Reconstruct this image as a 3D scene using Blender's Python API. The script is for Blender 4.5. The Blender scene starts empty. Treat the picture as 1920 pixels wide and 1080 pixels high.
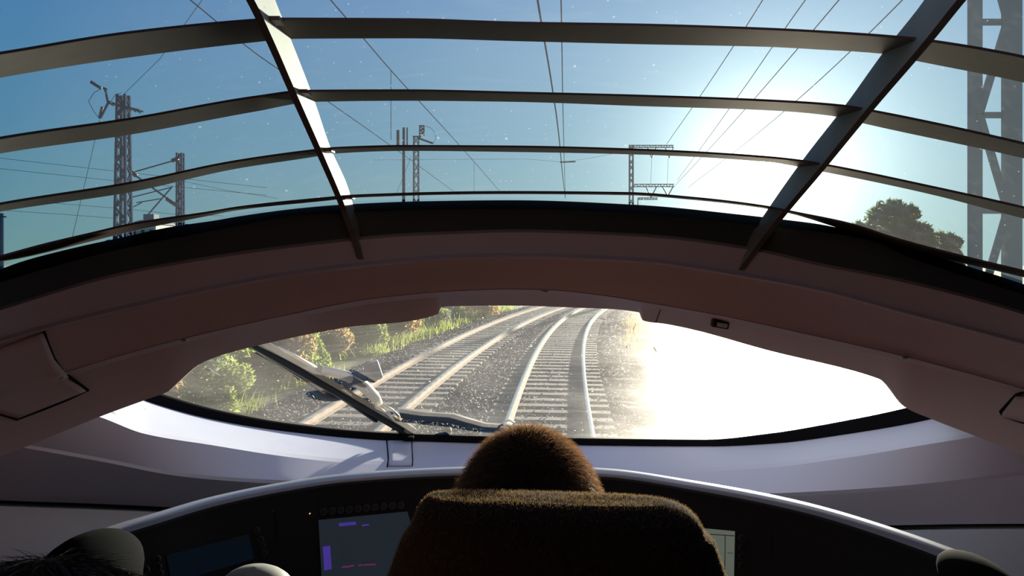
import bpy, bmesh, math, random
import numpy as np
from mathutils import Vector, Matrix

# ------------------------------------------------------------------ camera, sky, sun, exposure
SC = bpy.context.scene
COL = SC.collection
F, HZ, CZ = 1300.0, 490.0, 2.87          # focal length (px of a 1920 frame), horizon row, eye height above the rails
cam_d = bpy.data.cameras.new('camera')
cam = bpy.data.objects.new('camera', cam_d); COL.objects.link(cam)
cam.location = (0, 0, CZ); cam.rotation_euler = (math.radians(90), 0, 0)
cam_d.sensor_width = 36; cam_d.lens = 36 * F / 1920
cam_d.shift_y = -(540 - HZ) / 1920
cam_d.clip_start = 0.02; cam_d.clip_end = 3000
SC.camera = cam
SC.view_settings.view_transform = 'Standard'
SC.view_settings.look = 'None'
SC.view_settings.gamma = 1
SC.view_settings.use_curve_mapping = False
SC.view_settings.exposure = 0.0
SC.cycles.max_bounces = 10
SC.cycles.transparent_max_bounces = 24
SC.cycles.sample_clamp_indirect = 6
SC.cycles.caustics_reflective = False

SUN = Vector(((1445 - 960) / F, 1.0, (HZ - 318) / F)).normalized()   # towards the sun

def nd(nt, t, **kw):
    n = nt.nodes.new(t)
    for k, v in kw.items():
        if k in n.inputs.keys(): n.inputs[k].default_value = v
        else: setattr(n, k, v)
    return n
def math_n(nt, op, a, b=None, c=None, clamp=False):
    n = nt.nodes.new('ShaderNodeMath'); n.operation = op; n.use_clamp = clamp
    for i, v in enumerate((a, b, c)):
        if v is None: continue
        if isinstance(v, (int, float)): n.inputs[i].default_value = v
        else: nt.links.new(v, n.inputs[i])
    return n.outputs[0]

world = bpy.data.worlds.new('sky'); SC.world = world; world.use_nodes = True
nt = world.node_tree; nt.nodes.clear()
tc = nd(nt, 'ShaderNodeTexCoord')
sep = nd(nt, 'ShaderNodeSeparateXYZ'); nt.links.new(tc.outputs['Generated'], sep.inputs[0])
ramp = nd(nt, 'ShaderNodeValToRGB')
el = ramp.color_ramp.elements
el[0].position = 0.0; el[0].color = (0.15, 0.28, 0.28, 1)
el[1].position = 1.0; el[1].color = (0.02, 0.09, 0.30, 1)
e = el.new(0.16); e.color = (0.080, 0.225, 0.36, 1)
e = el.new(0.36); e.color = (0.045, 0.175, 0.41, 1)
nt.links.new(math_n(nt, 'MAXIMUM', sep.outputs[2], 0.0), ramp.inputs[0])
dot = nd(nt, 'ShaderNodeVectorMath', operation='DOT_PRODUCT'); dot.inputs[1].default_value = SUN
nt.links.new(tc.outputs['Generated'], dot.inputs[0])
ang = math_n(nt, 'ARCCOSINE', math_n(nt, 'MINIMUM', dot.outputs['Value'], 1.0))
def glow(width, amp):
    return math_n(nt, 'MULTIPLY', math_n(nt, 'EXPONENT', math_n(nt, 'MULTIPLY', ang, -1.0 / width)), amp)
def scaled(col, fac):
    v = nd(nt, 'ShaderNodeVectorMath', operation='SCALE'); v.inputs[0].default_value = col
    nt.links.new(fac, v.inputs['Scale']); return v.outputs[0]
def vadd(a, b):
    v = nd(nt, 'ShaderNodeVectorMath', operation='ADD'); nt.links.new(a, v.inputs[0]); nt.links.new(b, v.inputs[1]); return v.outputs[0]
tot = vadd(ramp.outputs[0], scaled((0.80, 0.90, 0.84), glow(0.36, 0.58)))
tot = vadd(tot, scaled((1.0, 0.97, 0.86), glow(0.065, 3.6)))
tot = vadd(tot, scaled((1.0, 0.95, 0.85), math_n(nt, 'MULTIPLY', math_n(nt, 'LESS_THAN', ang, 0.017), 60.0)))
bg = nd(nt, 'ShaderNodeBackground'); bg.inputs[1].default_value = 1.0
nt.links.new(tot, bg.inputs[0])
wo = nd(nt, 'ShaderNodeOutputWorld'); nt.links.new(bg.outputs[0], wo.inputs[0])

sun_d = bpy.data.lights.new('sun', 'SUN'); sun_d.energy = 13.0; sun_d.angle = 0.02; sun_d.color = (1.0, 0.90, 0.74)
sun = bpy.data.objects.new('sun', sun_d); COL.objects.link(sun)
sun.rotation_euler = (-SUN).to_track_quat('-Z', 'Y').to_euler(); sun.location = SUN * 200

# ------------------------------------------------------------------ helpers
R = np.random.RandomState(7)
rnd = random.Random(11)
def P(px, py, Y):
    return ((px - 960) / F * Y, Y, CZ - (py - HZ) / F * Y)

def pchip(xs, ys):
    x = np.array(xs, float); y = np.array(ys, float)
    h = np.diff(x); d = np.diff(y) / h
    m = np.zeros(len(x)); m[0] = d[0]; m[-1] = d[-1]
    for i in range(1, len(x) - 1):
        if d[i-1] * d[i] <= 0: m[i] = 0
        else:
            w1 = 2*h[i] + h[i-1]; w2 = h[i] + 2*h[i-1]
            m[i] = (w1 + w2) / (w1/d[i-1] + w2/d[i])
    def f(t):
        t = np.asarray(t, float)
        i = np.clip(np.searchsorted(x, t) - 1, 0, len(x) - 2)
        s = (t - x[i]) / h[i]
        lo = s < 0; hi = s > 1
        v = ((1+2*s)*(1-s)**2*y[i] + s*(1-s)**2*h[i]*m[i] + s*s*(3-2*s)*y[i+1] + s*s*(s-1)*h[i]*m[i+1])
        v = np.where(lo, y[0] + (t-x[0])*m[0], v); v = np.where(hi, y[-1] + (t-x[-1])*m[-1], v)
        return v
    return f
def curve(*pts): return pchip([p[0] for p in pts], [p[1] for p in pts])

def tag(o, label=None, cat=None, group=None, kind=None):
    if label: o['label'] = label
    if cat: o['category'] = cat
    if group: o['group'] = group
    if kind: o['kind'] = kind
    return o
def empty(name, loc, label=None, cat=None, group=None, kind=None):
    o = bpy.data.objects.new(name, None); COL.objects.link(o); o.location = loc; o.empty_display_size = 0.1
    return tag(o, label, cat, group, kind)
def mesh_obj(name, verts, faces, mat, parent=None, smooth=False, sharp=None, mats=None, midx=None):
    me = bpy.data.meshes.new(name)
    me.from_pydata([tuple(v) for v in verts], [], [tuple(f) for f in faces])
    for m in (mats or [mat]): me.materials.append(m)
    if midx is not None: me.polygons.foreach_set('material_index', np.array(midx, dtype=np.int32))
    if smooth: me.polygons.foreach_set('use_smooth', np.ones(len(me.polygons), dtype=bool))
    me.update()
    if smooth and sharp: me.set_sharp_from_angle(angle=math.radians(sharp))
    o = bpy.data.objects.new(name, me); COL.objects.link(o)
    if parent: put(o, parent)
    return o
def put(o, parent):
    o.parent = parent
    o.matrix_parent_inverse = Matrix.Translation(-parent_loc(parent))
def parent_loc(p):
    v = Vector(p.location)
    return v if p.parent is None else v          # parts sit at their thing's origin
class MB:
    def __init__(s): s.v = []; s.f = []; s.m = []
    def add(s, vs, fs, mi=0):
        b = len(s.v); s.v += [tuple(v) for v in vs]; s.f += [tuple(b + i for i in f) for f in fs]; s.m += [mi] * len(fs)
        return s
    def box(s, c, d, rot=None, mi=0, taper=1.0):
        vs = []
        for z in (-.5, .5):
            k = taper if z > 0 else 1.0
            for x, y in ((-.5,-.5),(.5,-.5),(.5,.5),(-.5,.5)):
                vs.append(Vector((x*d[0]*k, y*d[1]*k, z*d[2])))
        if rot is not None: vs = [rot @ v for v in vs]
        return s.add([v + Vector(c) for v in vs], [(0,3,2,1),(4,5,6,7),(0,1,5,4),(1,2,6,5),(2,3,7,6),(3,0,4,7)], mi)
    def bar(s, a, b, w, h=None, up=(0,0,1), mi=0):
        a = Vector(a); b = Vector(b); h = h or w
        d = (b - a); L = d.length; d.normalize()
        u = Vector(up); 
        if abs(d.dot(u)) > .95: u = Vector((0,1,0))
        x = d.cross(u).normalized(); z = x.cross(d)
        rot = Matrix((x, d, z)).transposed()
        return s.box((a + b) / 2, (w, L, h), rot, mi)
    def tube(s, pts, r, n=8, mi=0, cap=True):
        pts = [Vector(p) for p in pts]; k = len(pts)
        rr = r if isinstance(r, (list, tuple)) else [r] * k
        b = len(s.v); up = Vector((0, 0, 1)); px = None
        for i, p in enumerate(pts):
            d = (pts[min(i+1, k-1)] - pts[max(i-1, 0)]).normalized()
            if px is None:
                u = up if abs(d.dot(up)) < .9 else Vector((0, 1, 0)); px = d.cross(u).normalized()
            else:
                px = (px - d * px.dot(d)).normalized()
            q = d.cross(px)
            for j in range(n):
                a = 2*math.pi*j/n; s.v.append(tuple(p + (px*math.cos(a) + q*math.sin(a)) * rr[i]))
        for i in range(k-1):
            for j in range(n):
                s.f.append((b+i*n+j, b+i*n+(j+1)%n, b+(i+1)*n+(j+1)%n, b+(i+1)*n+j)); s.m.append(mi)
        if cap:
            s.f.append(tuple(b+j for j in range(n))[::-1]); s.f.append(tuple(b+(k-1)*n+j for j in range(n))); s.m += [mi, mi]
        return s
    def ell(s, c, r, nu=16, nv=10, rot=None, mi=0):
        b = len(s.v); c = Vector(c)
        for i in range(nv+1):
            t = math.pi*i/nv
            for j in range(nu):
                a = 2*math.pi*j/nu
                v = Vector((r[0]*math.sin(t)*math.cos(a), r[1]*math.sin(t)*math.sin(a), r[2]*math.cos(t)))
                if rot is not None: v = rot @ v
                s.v.append(tuple(c + v))
        for i in range(nv):
            for j in range(nu):
                s.f.append((b+i*nu+j, b+(i+1)*nu+j, b+(i+1)*nu+(j+1)%nu, b+i*nu+(j+1)%nu)); s.m.append(mi)
        return s
    def build(s, name, mats, parent=None, smooth=False, sharp=None):
        ms = mats if isinstance(mats, list) else [mats]
        return mesh_obj(name, s.v, s.f, None, parent, smooth, sharp, ms, s.m)
def bevel(o, w, seg=2):
    m = o.modifiers.new('bevel', 'BEVEL'); m.width = w; m.segments = seg; m.limit_method = 'ANGLE'; return o
def dup(o, parent=None, loc=None):
    c = o.copy(); COL.objects.link(c)
    if parent: put(c, parent)
    if loc is not None: c.location = loc
    return c

# ------------------------------------------------------------------ materials
M = {}
def mat(name, col, rough=.6, metal=0., noise=0., nscale=20., bump=0., bscale=200., col2=None, emit=None, estr=0., sheen=0., spec=.5, trans=0.):
    m = bpy.data.materials.new(name); m.use_nodes = True; t = m.node_tree
    b = t.nodes['Principled BSDF']
    b.inputs['Base Color'].default_value = (*col, 1); b.inputs['Roughness'].default_value = rough; b.inputs['Metallic'].default_value = metal
    b.inputs['Specular IOR Level'].default_value = spec
    tcn = t.nodes.new('ShaderNodeTexCoord')
    if noise or col2:
        n = t.nodes.new('ShaderNodeTexNoise'); n.inputs['Scale'].default_value = nscale; n.inputs['Detail'].default_value = 5
        t.links.new(tcn.outputs['Object'], n.inputs['Vector'])
        r = t.nodes.new('ShaderNodeValToRGB')
        c2 = col2 or tuple(c * (1 - noise) for c in col)
        r.color_ramp.elements[0].color = (*c2, 1); r.color_ramp.elements[1].color = (*col, 1)
        r.color_ramp.elements[0].position = .35; r.color_ramp.elements[1].position = .65
        t.links.new(n.outputs[0], r.inputs[0]); t.links.new(r.outputs[0], b.inputs['Base Color'])
    if bump:
        n2 = t.nodes.new('ShaderNodeTexNoise'); n2.inputs['Scale'].default_value = bscale; n2.inputs['Detail'].default_value = 3
        t.links.new(tcn.outputs['Object'], n2.inputs['Vector'])
        bm = t.nodes.new('ShaderNodeBump'); bm.inputs['Strength'].default_value = bump; bm.inputs['Distance'].default_value = .002
        t.links.new(n2.outputs[0], bm.inputs['Height']); t.links.new(bm.outputs[0], b.inputs['Normal'])
    if emit: b.inputs['Emission Color'].default_value = (*emit, 1); b.inputs['Emission Strength'].default_value = estr
    if sheen: b.inputs['Sheen Weight'].default_value = sheen; b.inputs['Sheen Roughness'].default_value = .4
    M[name] = m; return m
def leaf_mat(name, c1, c2, c3):
    m = bpy.data.materials.new(name); m.use_nodes = True; t = m.node_tree; t.nodes.clear()
    g = t.nodes.new('ShaderNodeNewGeometry')
    oi = t.nodes.new('ShaderNodeObjectInfo')
    r = t.nodes.new('ShaderNodeValToRGB'); el = r.color_ramp.elements
    el[0].color = (*c1, 1); el[1].color = (*c3, 1); x = el.new(.55); x.color = (*c2, 1)
    a = math_n(t, 'ADD', math_n(t, 'MULTIPLY', g.outputs['Random Per Island'], .6), math_n(t, 'MULTIPLY', oi.outputs['Random'], .4))
    t.links.new(a, r.inputs[0])
    d = t.nodes.new('ShaderNodeBsdfDiffuse'); tl = t.nodes.new('ShaderNodeBsdfTranslucent')
    t.links.new(r.outputs[0], d.inputs[0]); t.links.new(r.outputs[0], tl.inputs[0])
    mx = t.nodes.new('ShaderNodeMixShader'); mx.inputs[0].default_value = .68
    t.links.new(d.outputs[0], mx.inputs[1]); t.links.new(tl.outputs[0], mx.inputs[2])
    o = t.nodes.new('ShaderNodeOutputMaterial'); t.links.new(mx.outputs[0], o.inputs[0])
    M[name] = m; return m
def dirty_glass(name, tint, base, dirt, speck, lobe, rough, nscale=6., clean=None):
    """thin pane: clear transmission with a film of dust that scatters the light falling on it"""
    m = bpy.data.materials.new(name); m.use_nodes = True; t = m.node_tree; t.nodes.clear()
    g = t.nodes.new('ShaderNodeNewGeometry')
    def noise(sc, det=4, stretch=None):
        n = t.nodes.new('ShaderNodeTexNoise'); n.inputs['Scale'].default_value = sc; n.inputs['Detail'].default_value = det
        if stretch:
            mp = t.nodes.new('ShaderNodeMapping'); mp.inputs['Scale'].default_value = stretch; mp.inputs['Rotation'].default_value = (0, .5, .3)
            t.links.new(g.outputs['Position'], mp.inputs[0]); t.links.new(mp.outputs[0], n.inputs['Vector'])
        else: t.links.new(g.outputs['Position'], n.inputs['Vector'])
        return n.outputs[0]
    film = math_n(t, 'MULTIPLY', math_n(t, 'MULTIPLY_ADD', noise(nscale), 2.2, -.55, clamp=True), dirt)
    streak = math_n(t, 'MULTIPLY', math_n(t, 'MULTIPLY_ADD', noise(9, 3, (1, 9, 9)), 4.0, -2.1, clamp=True), dirt * .7)
    fac = math_n(t, 'ADD', math_n(t, 'ADD', film, streak), base)
    if clean:
        (cx, cy, cz), rad, gain = clean
        ds = t.nodes.new('ShaderNodeVectorMath'); ds.operation = 'DISTANCE'; ds.inputs[1].default_value = (cx, cy, cz)
        t.links.new(g.outputs['Position'], ds.inputs[0])
        w = math_n(t, 'MULTIPLY_ADD', noise(5), .25, -.12)
        k = math_n(t, 'DIVIDE', math_n(t, 'SUBTRACT', math_n(t, 'ADD', ds.outputs['Value'], w), rad), .75, clamp=True)
        fac = math_n(t, 'MULTIPLY', fac, math_n(t, 'MULTIPLY_ADD', k, gain, 1.0))
    if speck:
        sp = None
        for sc, th in ((38., .10), (95., .13), (17., .055)):
            v = t.nodes.new('ShaderNodeTexVoronoi'); v.inputs['Scale'].default_value = sc; t.links.new(g.outputs['Position'], v.inputs['Vector'])
            sx = t.nodes.new('ShaderNodeSeparateColor'); t.links.new(v.outputs['Color'], sx.inputs[0])
            hit = math_n(t, 'MULTIPLY', math_n(t, 'LESS_THAN', v.outputs['Distance'], math_n(t, 'MULTIPLY', sx.outputs[0], th)), math_n(t, 'GREATER_THAN', sx.outputs[1], .3))
            sp = hit if sp is None else math_n(t, 'MAXIMUM', sp, hit)
        fac = math_n(t, 'MAXIMUM', fac, math_n(t, 'MULTIPLY', sp, speck))
    fac = math_n(t, 'MINIMUM', fac, .9)
    tr = t.nodes.new('ShaderNodeBsdfTransparent'); tr.inputs[0].default_value = (*tint, 1)
    tl = t.nodes.new('ShaderNodeBsdfTranslucent'); tl.inputs[0].default_value = (.86, .83, .76, 1)
    rf = t.nodes.new('ShaderNodeBsdfRefraction'); rf.inputs['Color'].default_value = (1, .97, .9, 1)
    rf.inputs['Roughness'].default_value = rough; rf.inputs['IOR'].default_value = 1.25
    mx = t.nodes.new('ShaderNodeMixShader'); mx.inputs[0].default_value = lobe
    t.links.new(tl.outputs[0], mx.inputs[1]); t.links.new(rf.outputs[0], mx.inputs[2])
    m2 = t.nodes.new('ShaderNodeMixShader'); t.links.new(fac, m2.inputs[0])
    t.links.new(tr.outputs[0], m2.inputs[1]); t.links.new(mx.outputs[0], m2.inputs[2])
    o = t.nodes.new('ShaderNodeOutputMaterial'); t.links.new(m2.outputs[0], o.inputs[0])
    M[name] = m; return m

def leaf_later(name, col, tr):
    m = bpy.data.materials.new(name); m.use_nodes = True; t = m.node_tree; t.nodes.clear()
    g = t.nodes.new('ShaderNodeNewGeometry'); h = t.nodes.new('ShaderNodeMixRGB')
    h.inputs[1].default_value = (*[c*.45 for c in col], 1); h.inputs[2].default_value = (*col, 1); t.links.new(g.outputs['Random Per Island'], h.inputs[0])
    d = t.nodes.new('ShaderNodeBsdfDiffuse'); tl = t.nodes.new('ShaderNodeBsdfTranslucent')
    t.links.new(h.outputs[0], d.inputs[0]); t.links.new(h.outputs[0], tl.inputs[0])
    mx = t.nodes.new('ShaderNodeMixShader'); mx.inputs[0].default_value = tr
    t.links.new(d.outputs[0], mx.inputs[1]); t.links.new(tl.outputs[0], mx.inputs[2])
    gl = t.nodes.new('ShaderNodeBsdfGlossy'); gl.inputs['Roughness'].default_value = .35
    m2 = t.nodes.new('ShaderNodeMixShader'); m2.inputs[0].default_value = .06
    t.links.new(mx.outputs[0], m2.inputs[1]); t.links.new(gl.outputs[0], m2.inputs[2])
    o = t.nodes.new('ShaderNodeOutputMaterial'); t.links.new(m2.outputs[0], o.inputs[0])
    M[name] = m; return m
mat('beam_grey', (.52, .365, .375), .5, bump=.12, bscale=500)  # mauve cast of red bounce light put into the base colour
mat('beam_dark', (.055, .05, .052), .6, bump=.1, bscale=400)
mat('gasket', (.006, .006, .007), .8, spec=.04)
mat('slat_metal', (.10, .087, .078), .6, .0, noise=.12, nscale=30, spec=.12)
mat('slat_edge', (.09, .045, .06), .5)
mat('rib_metal', (.235, .225, .195), .7, 0., noise=.15, nscale=14)
mat('rib_edge', (.12, .075, .06), .6)
mat('cowl_paint', (.54, .57, .69), .5, .0, bump=.08, bscale=700)  # blue of the sky light put into the base colour
mat('groove', (.012, .012, .013), .8, spec=.05)
mat('console_paint', (.58, .70, .80), .5, bump=.1, bscale=600)
mat('rim_silver', (.42, .43, .48), .30, .35)
mat('desk_black', (.010, .010, .011), .7, spec=.3)
mat('desk_edge', (.02, .02, .022), .6, spec=.3)
mat('pod_black', (.004, .005, .006), .9, spec=.03)  # near-black so the desk ends look shaded where the sun reaches them
mat('red_bounce_panel', (.34, .10, .09), .7)  # red chosen for the pink light it bounces onto the beam
mat('lounge_wall', (.12, .085, .085), .7)
mat('ceiling_panel', (.16, .13, .125), .7)
mat('carpet', (.05, .045, .05), .95, noise=.3, nscale=80)
mat('steel_screw', (.5, .5, .5), .35, .9)
mat('latch_black', (.01, .01, .01), .4)
mat('latch_pale', (.55, .50, .45), .4)
mat('seat_cloth', (.035, .026, .02), .95, bump=.6, bscale=900, noise=.3, nscale=250, spec=.1)
leaf_later('sunlit_fibre', (.34, .22, .10), .6)  # golden sunlight on the headrest edge put into the fibre colour
mat('seat_base', (.03, .03, .033), .5)
mat('skin', (.52, .31, .22), .5)
mat('shirt_dark', (.03, .035, .05), .85)
mat('shirt_brown', (.09, .05, .04), .85)
mat('trousers', (.02, .02, .025), .9)
mat('shoe_black', (.015, .015, .015), .4)
mat('eye_white', (.75, .73, .7), .3)
leaf_later('hair_brown', (.27, .145, .068), .75)
leaf_later('hair_dark', (.035, .018, .012), .2)
mat('scalp', (.035, .018, .010), .9, spec=.1)
mat('knob_grey', (.30, .31, .28), .6, spec=.2)
mat('button_ring', (.06, .06, .065), .6)
mat('button_black', (.015, .015, .016), .5)
mat('screen_off', (.006, .010, .016), .7, spec=.08, emit=(.10, .28, .55), estr=.012)
mat('screen_mark', (.004, .006, .01), .4)
mat('screen_grey', (.02, .025, .03), .6, spec=.1, emit=(.26, .36, .50), estr=.048)
mat('screen_grid', (.01, .012, .018), .5, emit=(.2, .28, .42), estr=.05)
mat('screen_purple', (.02, .01, .04), .5, emit=(.16, .10, .85), estr=.28)
mat('screen_magenta', (.04, .01, .03), .5, emit=(.75, .10, .55), estr=.16)
mat('screen_pale', (.03, .035, .03), .3, emit=(.38, .50, .42), estr=.20)
mat('led_amber', (.2, .1, .02), .5, emit=(1, .55, .2), estr=1.2)
mat('wiper_black', (.012, .012, .014), .45)
mat('wiper_tan', (.58, .48, .33), .5, .2)  # bright sun rim and gloss of the wiper put into its tan
mat('wiper_pale', (.80, .74, .62), .42, .1)
mat('wiper_grey', (.14, .15, .155), .55)
mat('nose_paint', (.72, .76, .80), .35)
mat('rail_head', (.78, .70, .62), .24, .8)
mat('rail_rust', (.55, .40, .29), .75, noise=.3, nscale=6)
mat('sleeper_concrete', (.34, .30, .25), .9, noise=.35, nscale=4)
mat('clip_iron', (.12, .08, .06), .7)
mat('ballast', (.20, .185, .17), .95, noise=.7, nscale=9, bump=1., bscale=14)
mat('stone_a', (.30, .27, .24), .8, noise=.5, nscale=3)
mat('earth', (.36, .34, .15), 1., col2=(.20, .24, .07), nscale=1.2)  # lightened to yellow so shaded ground looks like sunny haze
mat('mast_steel', (.02, .04, .085), .95, spec=.05)  # blue haze of the glass put into the steel colour
mat('mast_haze', (.22, .25, .26), .9, spec=.1)  # paler grey-blue: haze over these masts put into the colour
mat('insulator', (.05, .05, .06), .4)
mat('wire', (.02, .024, .03), 1., spec=0.)
mat('cabinet_grey', (.30, .33, .36), .6)
mat('cabinet_dark', (.10, .11, .12), .6)
mat('house_wall', (.42, .43, .42), .8)
mat('house_roof', (.12, .13, .15), .8)
mat('house_pane', (.03, .04, .05), .2)
mat('trunk', (.10, .075, .05), .9)
mat('pale_concrete', (.62, .56, .46), .7)
leaf_mat('leaf_green', (.18, .28, .06), (.34, .42, .11), (.58, .55, .22))
leaf_mat('leaf_brown', (.30, .24, .09), (.50, .34, .15), (.58, .46, .22))
leaf_mat('leaf_tree', (.12, .17, .10), (.17, .22, .13), (.24, .28, .16))  # greens lightened to stand for the haze over the backlit trees

# ------------------------------------------------------------------ the shapes of the glazed nose (row = height in the view, depth law per row)
def u_of(px): return (np.asarray(px, float) - 990.0) / 960.0
def Yrow(c, k): return lambda px: c - k * u_of(px) ** 2
G_top = curve((150,690),(250,722),(304,742),(410,772),(546,797),(703,813),(854,819),(960,822),(1072,824),(1200,826),(1325,827),(1450,815),(1575,794),(1705,767),(1800,738),(1860,715))
G_low = curve((150,708),(250,741),(280,753),(410,788),(546,809),(721,824),(780,826),(960,831),(1072,833),(1290,835),(1340,835),(1450,830),(1590,812),(1745,784),(1800,768),(1860,745))
C1 = curve((-20,712),(100,752),(193,781),(270,810),(400,832),(520,851),(595,860),(670,866),(725,869),(865,872),(1000,875),(1140,877),(1290,882),(1440,874),(1590,855),(1740,830),(1825,816),(1940,790))
C2 = curve((-20,825),(53,838),(193,863),(337,890),(433,899),(520,904),(700,915),(960,930),(1250,935),(1450,929),(1590,922),(1740,910),(1920,887),(1940,884))
C3 = curve((-20,937),(0,938),(193,945),(332,952),(600,985),(960,1010),(1350,1010),(1665,985),(1920,982),(1940,982))
T0 = curve((-20,512),(0,505),(42,490),(146,463),(229,445),(312,427),(400,414),(440,407),(560,391),(630,385),(790,378),(960,376),(1200,385),(1400,404),(1469,412),(1539,421),(1590,431),(1700,464),(1920,533),(1940,540))
T0b = curve((-20,537),(0,530),(215,470),(440,425),(560,402),(660,397),(860,392),(960,391),(1200,401),(1420,423),(1540,435),(1636,452),(1700,480),(1920,553),(1940,560))
T1 = curve((-20,582),(0,576),(208,515),(400,479),(560,457),(677,444),(764,437),(860,433),(960,430),(1200,438),(1400,462),(1539,493),(1678,520),(1817,554),(1920,584),(1940,590))
T2 = curve((-20,648),(0,641),(146,600),(308,562),(400,542),(560,513),(710,495),(860,483),(960,481),(1200,490),(1400,519),(1539,545),(1678,582),(1817,618),(1920,645),(1940,650))
T3 = curve((-20,745),(0,738),(125,698),(280,652),(346,635),(540,591),(703,560),(860,546),(960,543),(1020,544),(1140,556),(1200,566),(1340,590),(1490,622),(1700,670),(1920,730),(1940,736))
LIP = curve((-20,866),(0,857),(48,838),(193,779),(280,747),(315,734),(337,714),(374,683),(401,671),(491,646),(642,615),(821,589),(828,576),(860,574),(950,573),(1080,577),(1199,586),(1206,601),(1245,607),(1290,616),(1440,657),(1635,706),(1655,714),(1700,765),(1745,785),(1825,816),(1920,854),(1940,862))
yG = Yrow(2.30,.55)
def side_law(c, kl, kr, tail):
    def f(px):
        u = u_of(px); return c - np.where(u < 0, kl, kr) * tail * np.tanh(u*u / tail)
    return f
yC2 = side_law(1.98, .92, .50, .7); yC3 = side_law(1.99, .62, .45, .9)
yC1 = side_law(2.15, 1.28, .74, .7)
yT0 = Yrow(1.40,.30)
def ray_row(fpy, fY, px): return [P(x, y, Y) for x, y, Y in zip(px, fpy(px), fY(px))]
BACK = -2.4
def extend(row, left=True, right=True, out=.30, back=BACK):
    """carry a row round the corner and straight back along the side of the car"""
    L = []; Rr = []
    if left:
        x, y, z = row[0]; L = [(x-out, back, z), (x-out, y-.75, z), (x-out*.82, y-.42, z), (x-out*.45, y-.17, z)]
    if right:
        x, y, z = row[-1]; Rr = [(x+out*.45, y-.17, z), (x+out*.82, y-.42, z), (x+out, y-.75, z), (x+out, back, z)]
    return L + list(row) + Rr
def loft(name, rows, m, parent=None, sharp=28, closed=False, flip=False, mats=None, rowmat=None, thick=0.):
    n = len(rows[0]); v = [p for r in rows for p in r]; f = []; mi = []
    K = len(rows)
    for i in range(K if closed else K-1):
        j = (i+1) % K
        for k in range(n-1):
            q = (i*n+k, i*n+k+1, j*n+k+1, j*n+k); f.append(q[::-1] if flip else q); mi.append(rowmat[i] if rowmat else 0)
    o = mesh_obj(name, v, f, m, parent, True, sharp, mats, mi if mats else None)
    if thick:
        s = o.modifiers.new('thick', 'SOLIDIFY'); s.thickness = thick; s.offset = 0
    return o
PX = np.arange(-20, 1941, 10.0)
PXL = np.array(sorted(set(list(np.arange(-20, 1941, 8.0)) + [821,823,825,827,829,1199,1201,1203,1206,1209,315,337,1655,1700])), float)

# glass, lower screen
lo, hi = 236, 1800
pxw = np.arange(lo, hi+1, 8.0); screen_mid = 2.02
piv = P(600, 760, screen_mid)
dirty_glass('glass_screen', (.90, .93, .92), .060, .070, .85, .20, .62, clean=((piv[0], piv[1], piv[2]), .72, 1.9))
rG = ray_row(G_top, yG, pxw); rT = ray_row(T0, yT0, pxw)
rows = [[tuple(np.array(a)*(1-t) + np.array(b)*t + np.array((0, .012, .0))) for a, b in zip(rG, rT)] for t in np.linspace(-.03, 1, 7)]
w1 = loft('window_1', rows, M['glass_screen'])
tag(w1, 'dusty front windscreen below the arched beam, overlooking the tracks', 'windscreen', kind='structure')

# upper glazing
dirty_glass('glass_top', (.82, .95, .96), .045, .04, .35, .5, .42, nscale=3.)
U1 = curve((-20,104),(0,101),(241,62),(480,38),(514,36),(764,37),(960,43),(1200,47),(1440,55),(1536,60),(1712,73),(1743,77),(1920,108),(1940,113))
D1 = curve((-20,150),(0,146),(241,108),(480,79),(544,73),(764,72),(960,77),(1200,83),(1440,88),(1536,93),(1655,101),(1712,113),(1920,155),(1940,160))
U2 = curve((-20,264),(0,260),(241,224),(480,182),(574,171),(764,170),(960,174),(1200,180),(1440,189),(1582,199),(1639,209),(1920,270),(1940,275))
D2 = curve((-20,292),(0,288),(241,253),(480,209),(590,191),(764,189),(960,191),(1200,199),(1440,207),(1564,218),(1613,230),(1920,297),(1940,302))
U3 = curve((-20,387),(0,383),(241,344),(440,303),(588,282),(625,278),(764,274),(960,275),(1200,281),(1440,295),(1504,302),(1551,310),(1743,350),(1920,390),(1940,395))
D3 = curve((-20,401),(0,397),(241,361),(440,317),(590,294),(627,288),(764,283),(960,285),(1200,290),(1440,304),(1543,322),(1743,364),(1920,410),(1940,415))
U4 = curve((-20,488),(0,482),(83,459),(167,439),(250,420),(400,397),(440,390),(625,370),(658,367),(960,360),(1177,362),(1300,371),(1440,388),(1484,397),(1594,420),(1678,447),(1817,484),(1920,509),(1940,514))
D4 = curve((-20,496),(0,491),(35,485),(181,450),(250,433),(400,403),(440,395),(625,375),(658,371),(960,364),(1177,366),(1300,375),(1440,392),(1484,401),(1567,426),(1636,447),(1733,476),(1920,520),(1940,525))
yB = [Yrow(1.385,.29), Yrow(1.294,.27), Yrow(1.20,.25), Yrow(1.10,.22)]
top_py = lambda v: (lambda px: D1(px)*0 + v + 45*u_of(px)**2)
yTop = Yrow(.90, .18)
UP = [(T0, yT0), (D4, yB[0]), (D3, yB[1]), (D2, yB[2]), (D1, yB[3]), (top_py(-90), Yrow(.98,.2)), (top_py(-230), yTop)]
uprows = [[(x, y+.006, z+.006) for x, y, z in ray_row(f, y_, PX)] for f, y_ in UP]
def ext_short(row):
    e = extend(row); return e[3:-3]
w2 = loft('window_2', [ext_short(r) for r in uprows], M['glass_top'])
tag(w2, 'tinted domed glazing above the beam, behind the curved slats', 'window', kind='structure')
def glassY(px, py):
    """depth of the upper glazing at a place in the view"""
    ys = [float(f(px)) for f, _ in UP]; Ys = [float(g(px)) for _, g in UP]
    o = np.argsort(ys); return float(np.interp(py, np.array(ys)[o], np.array(Ys)[o]))
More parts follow.
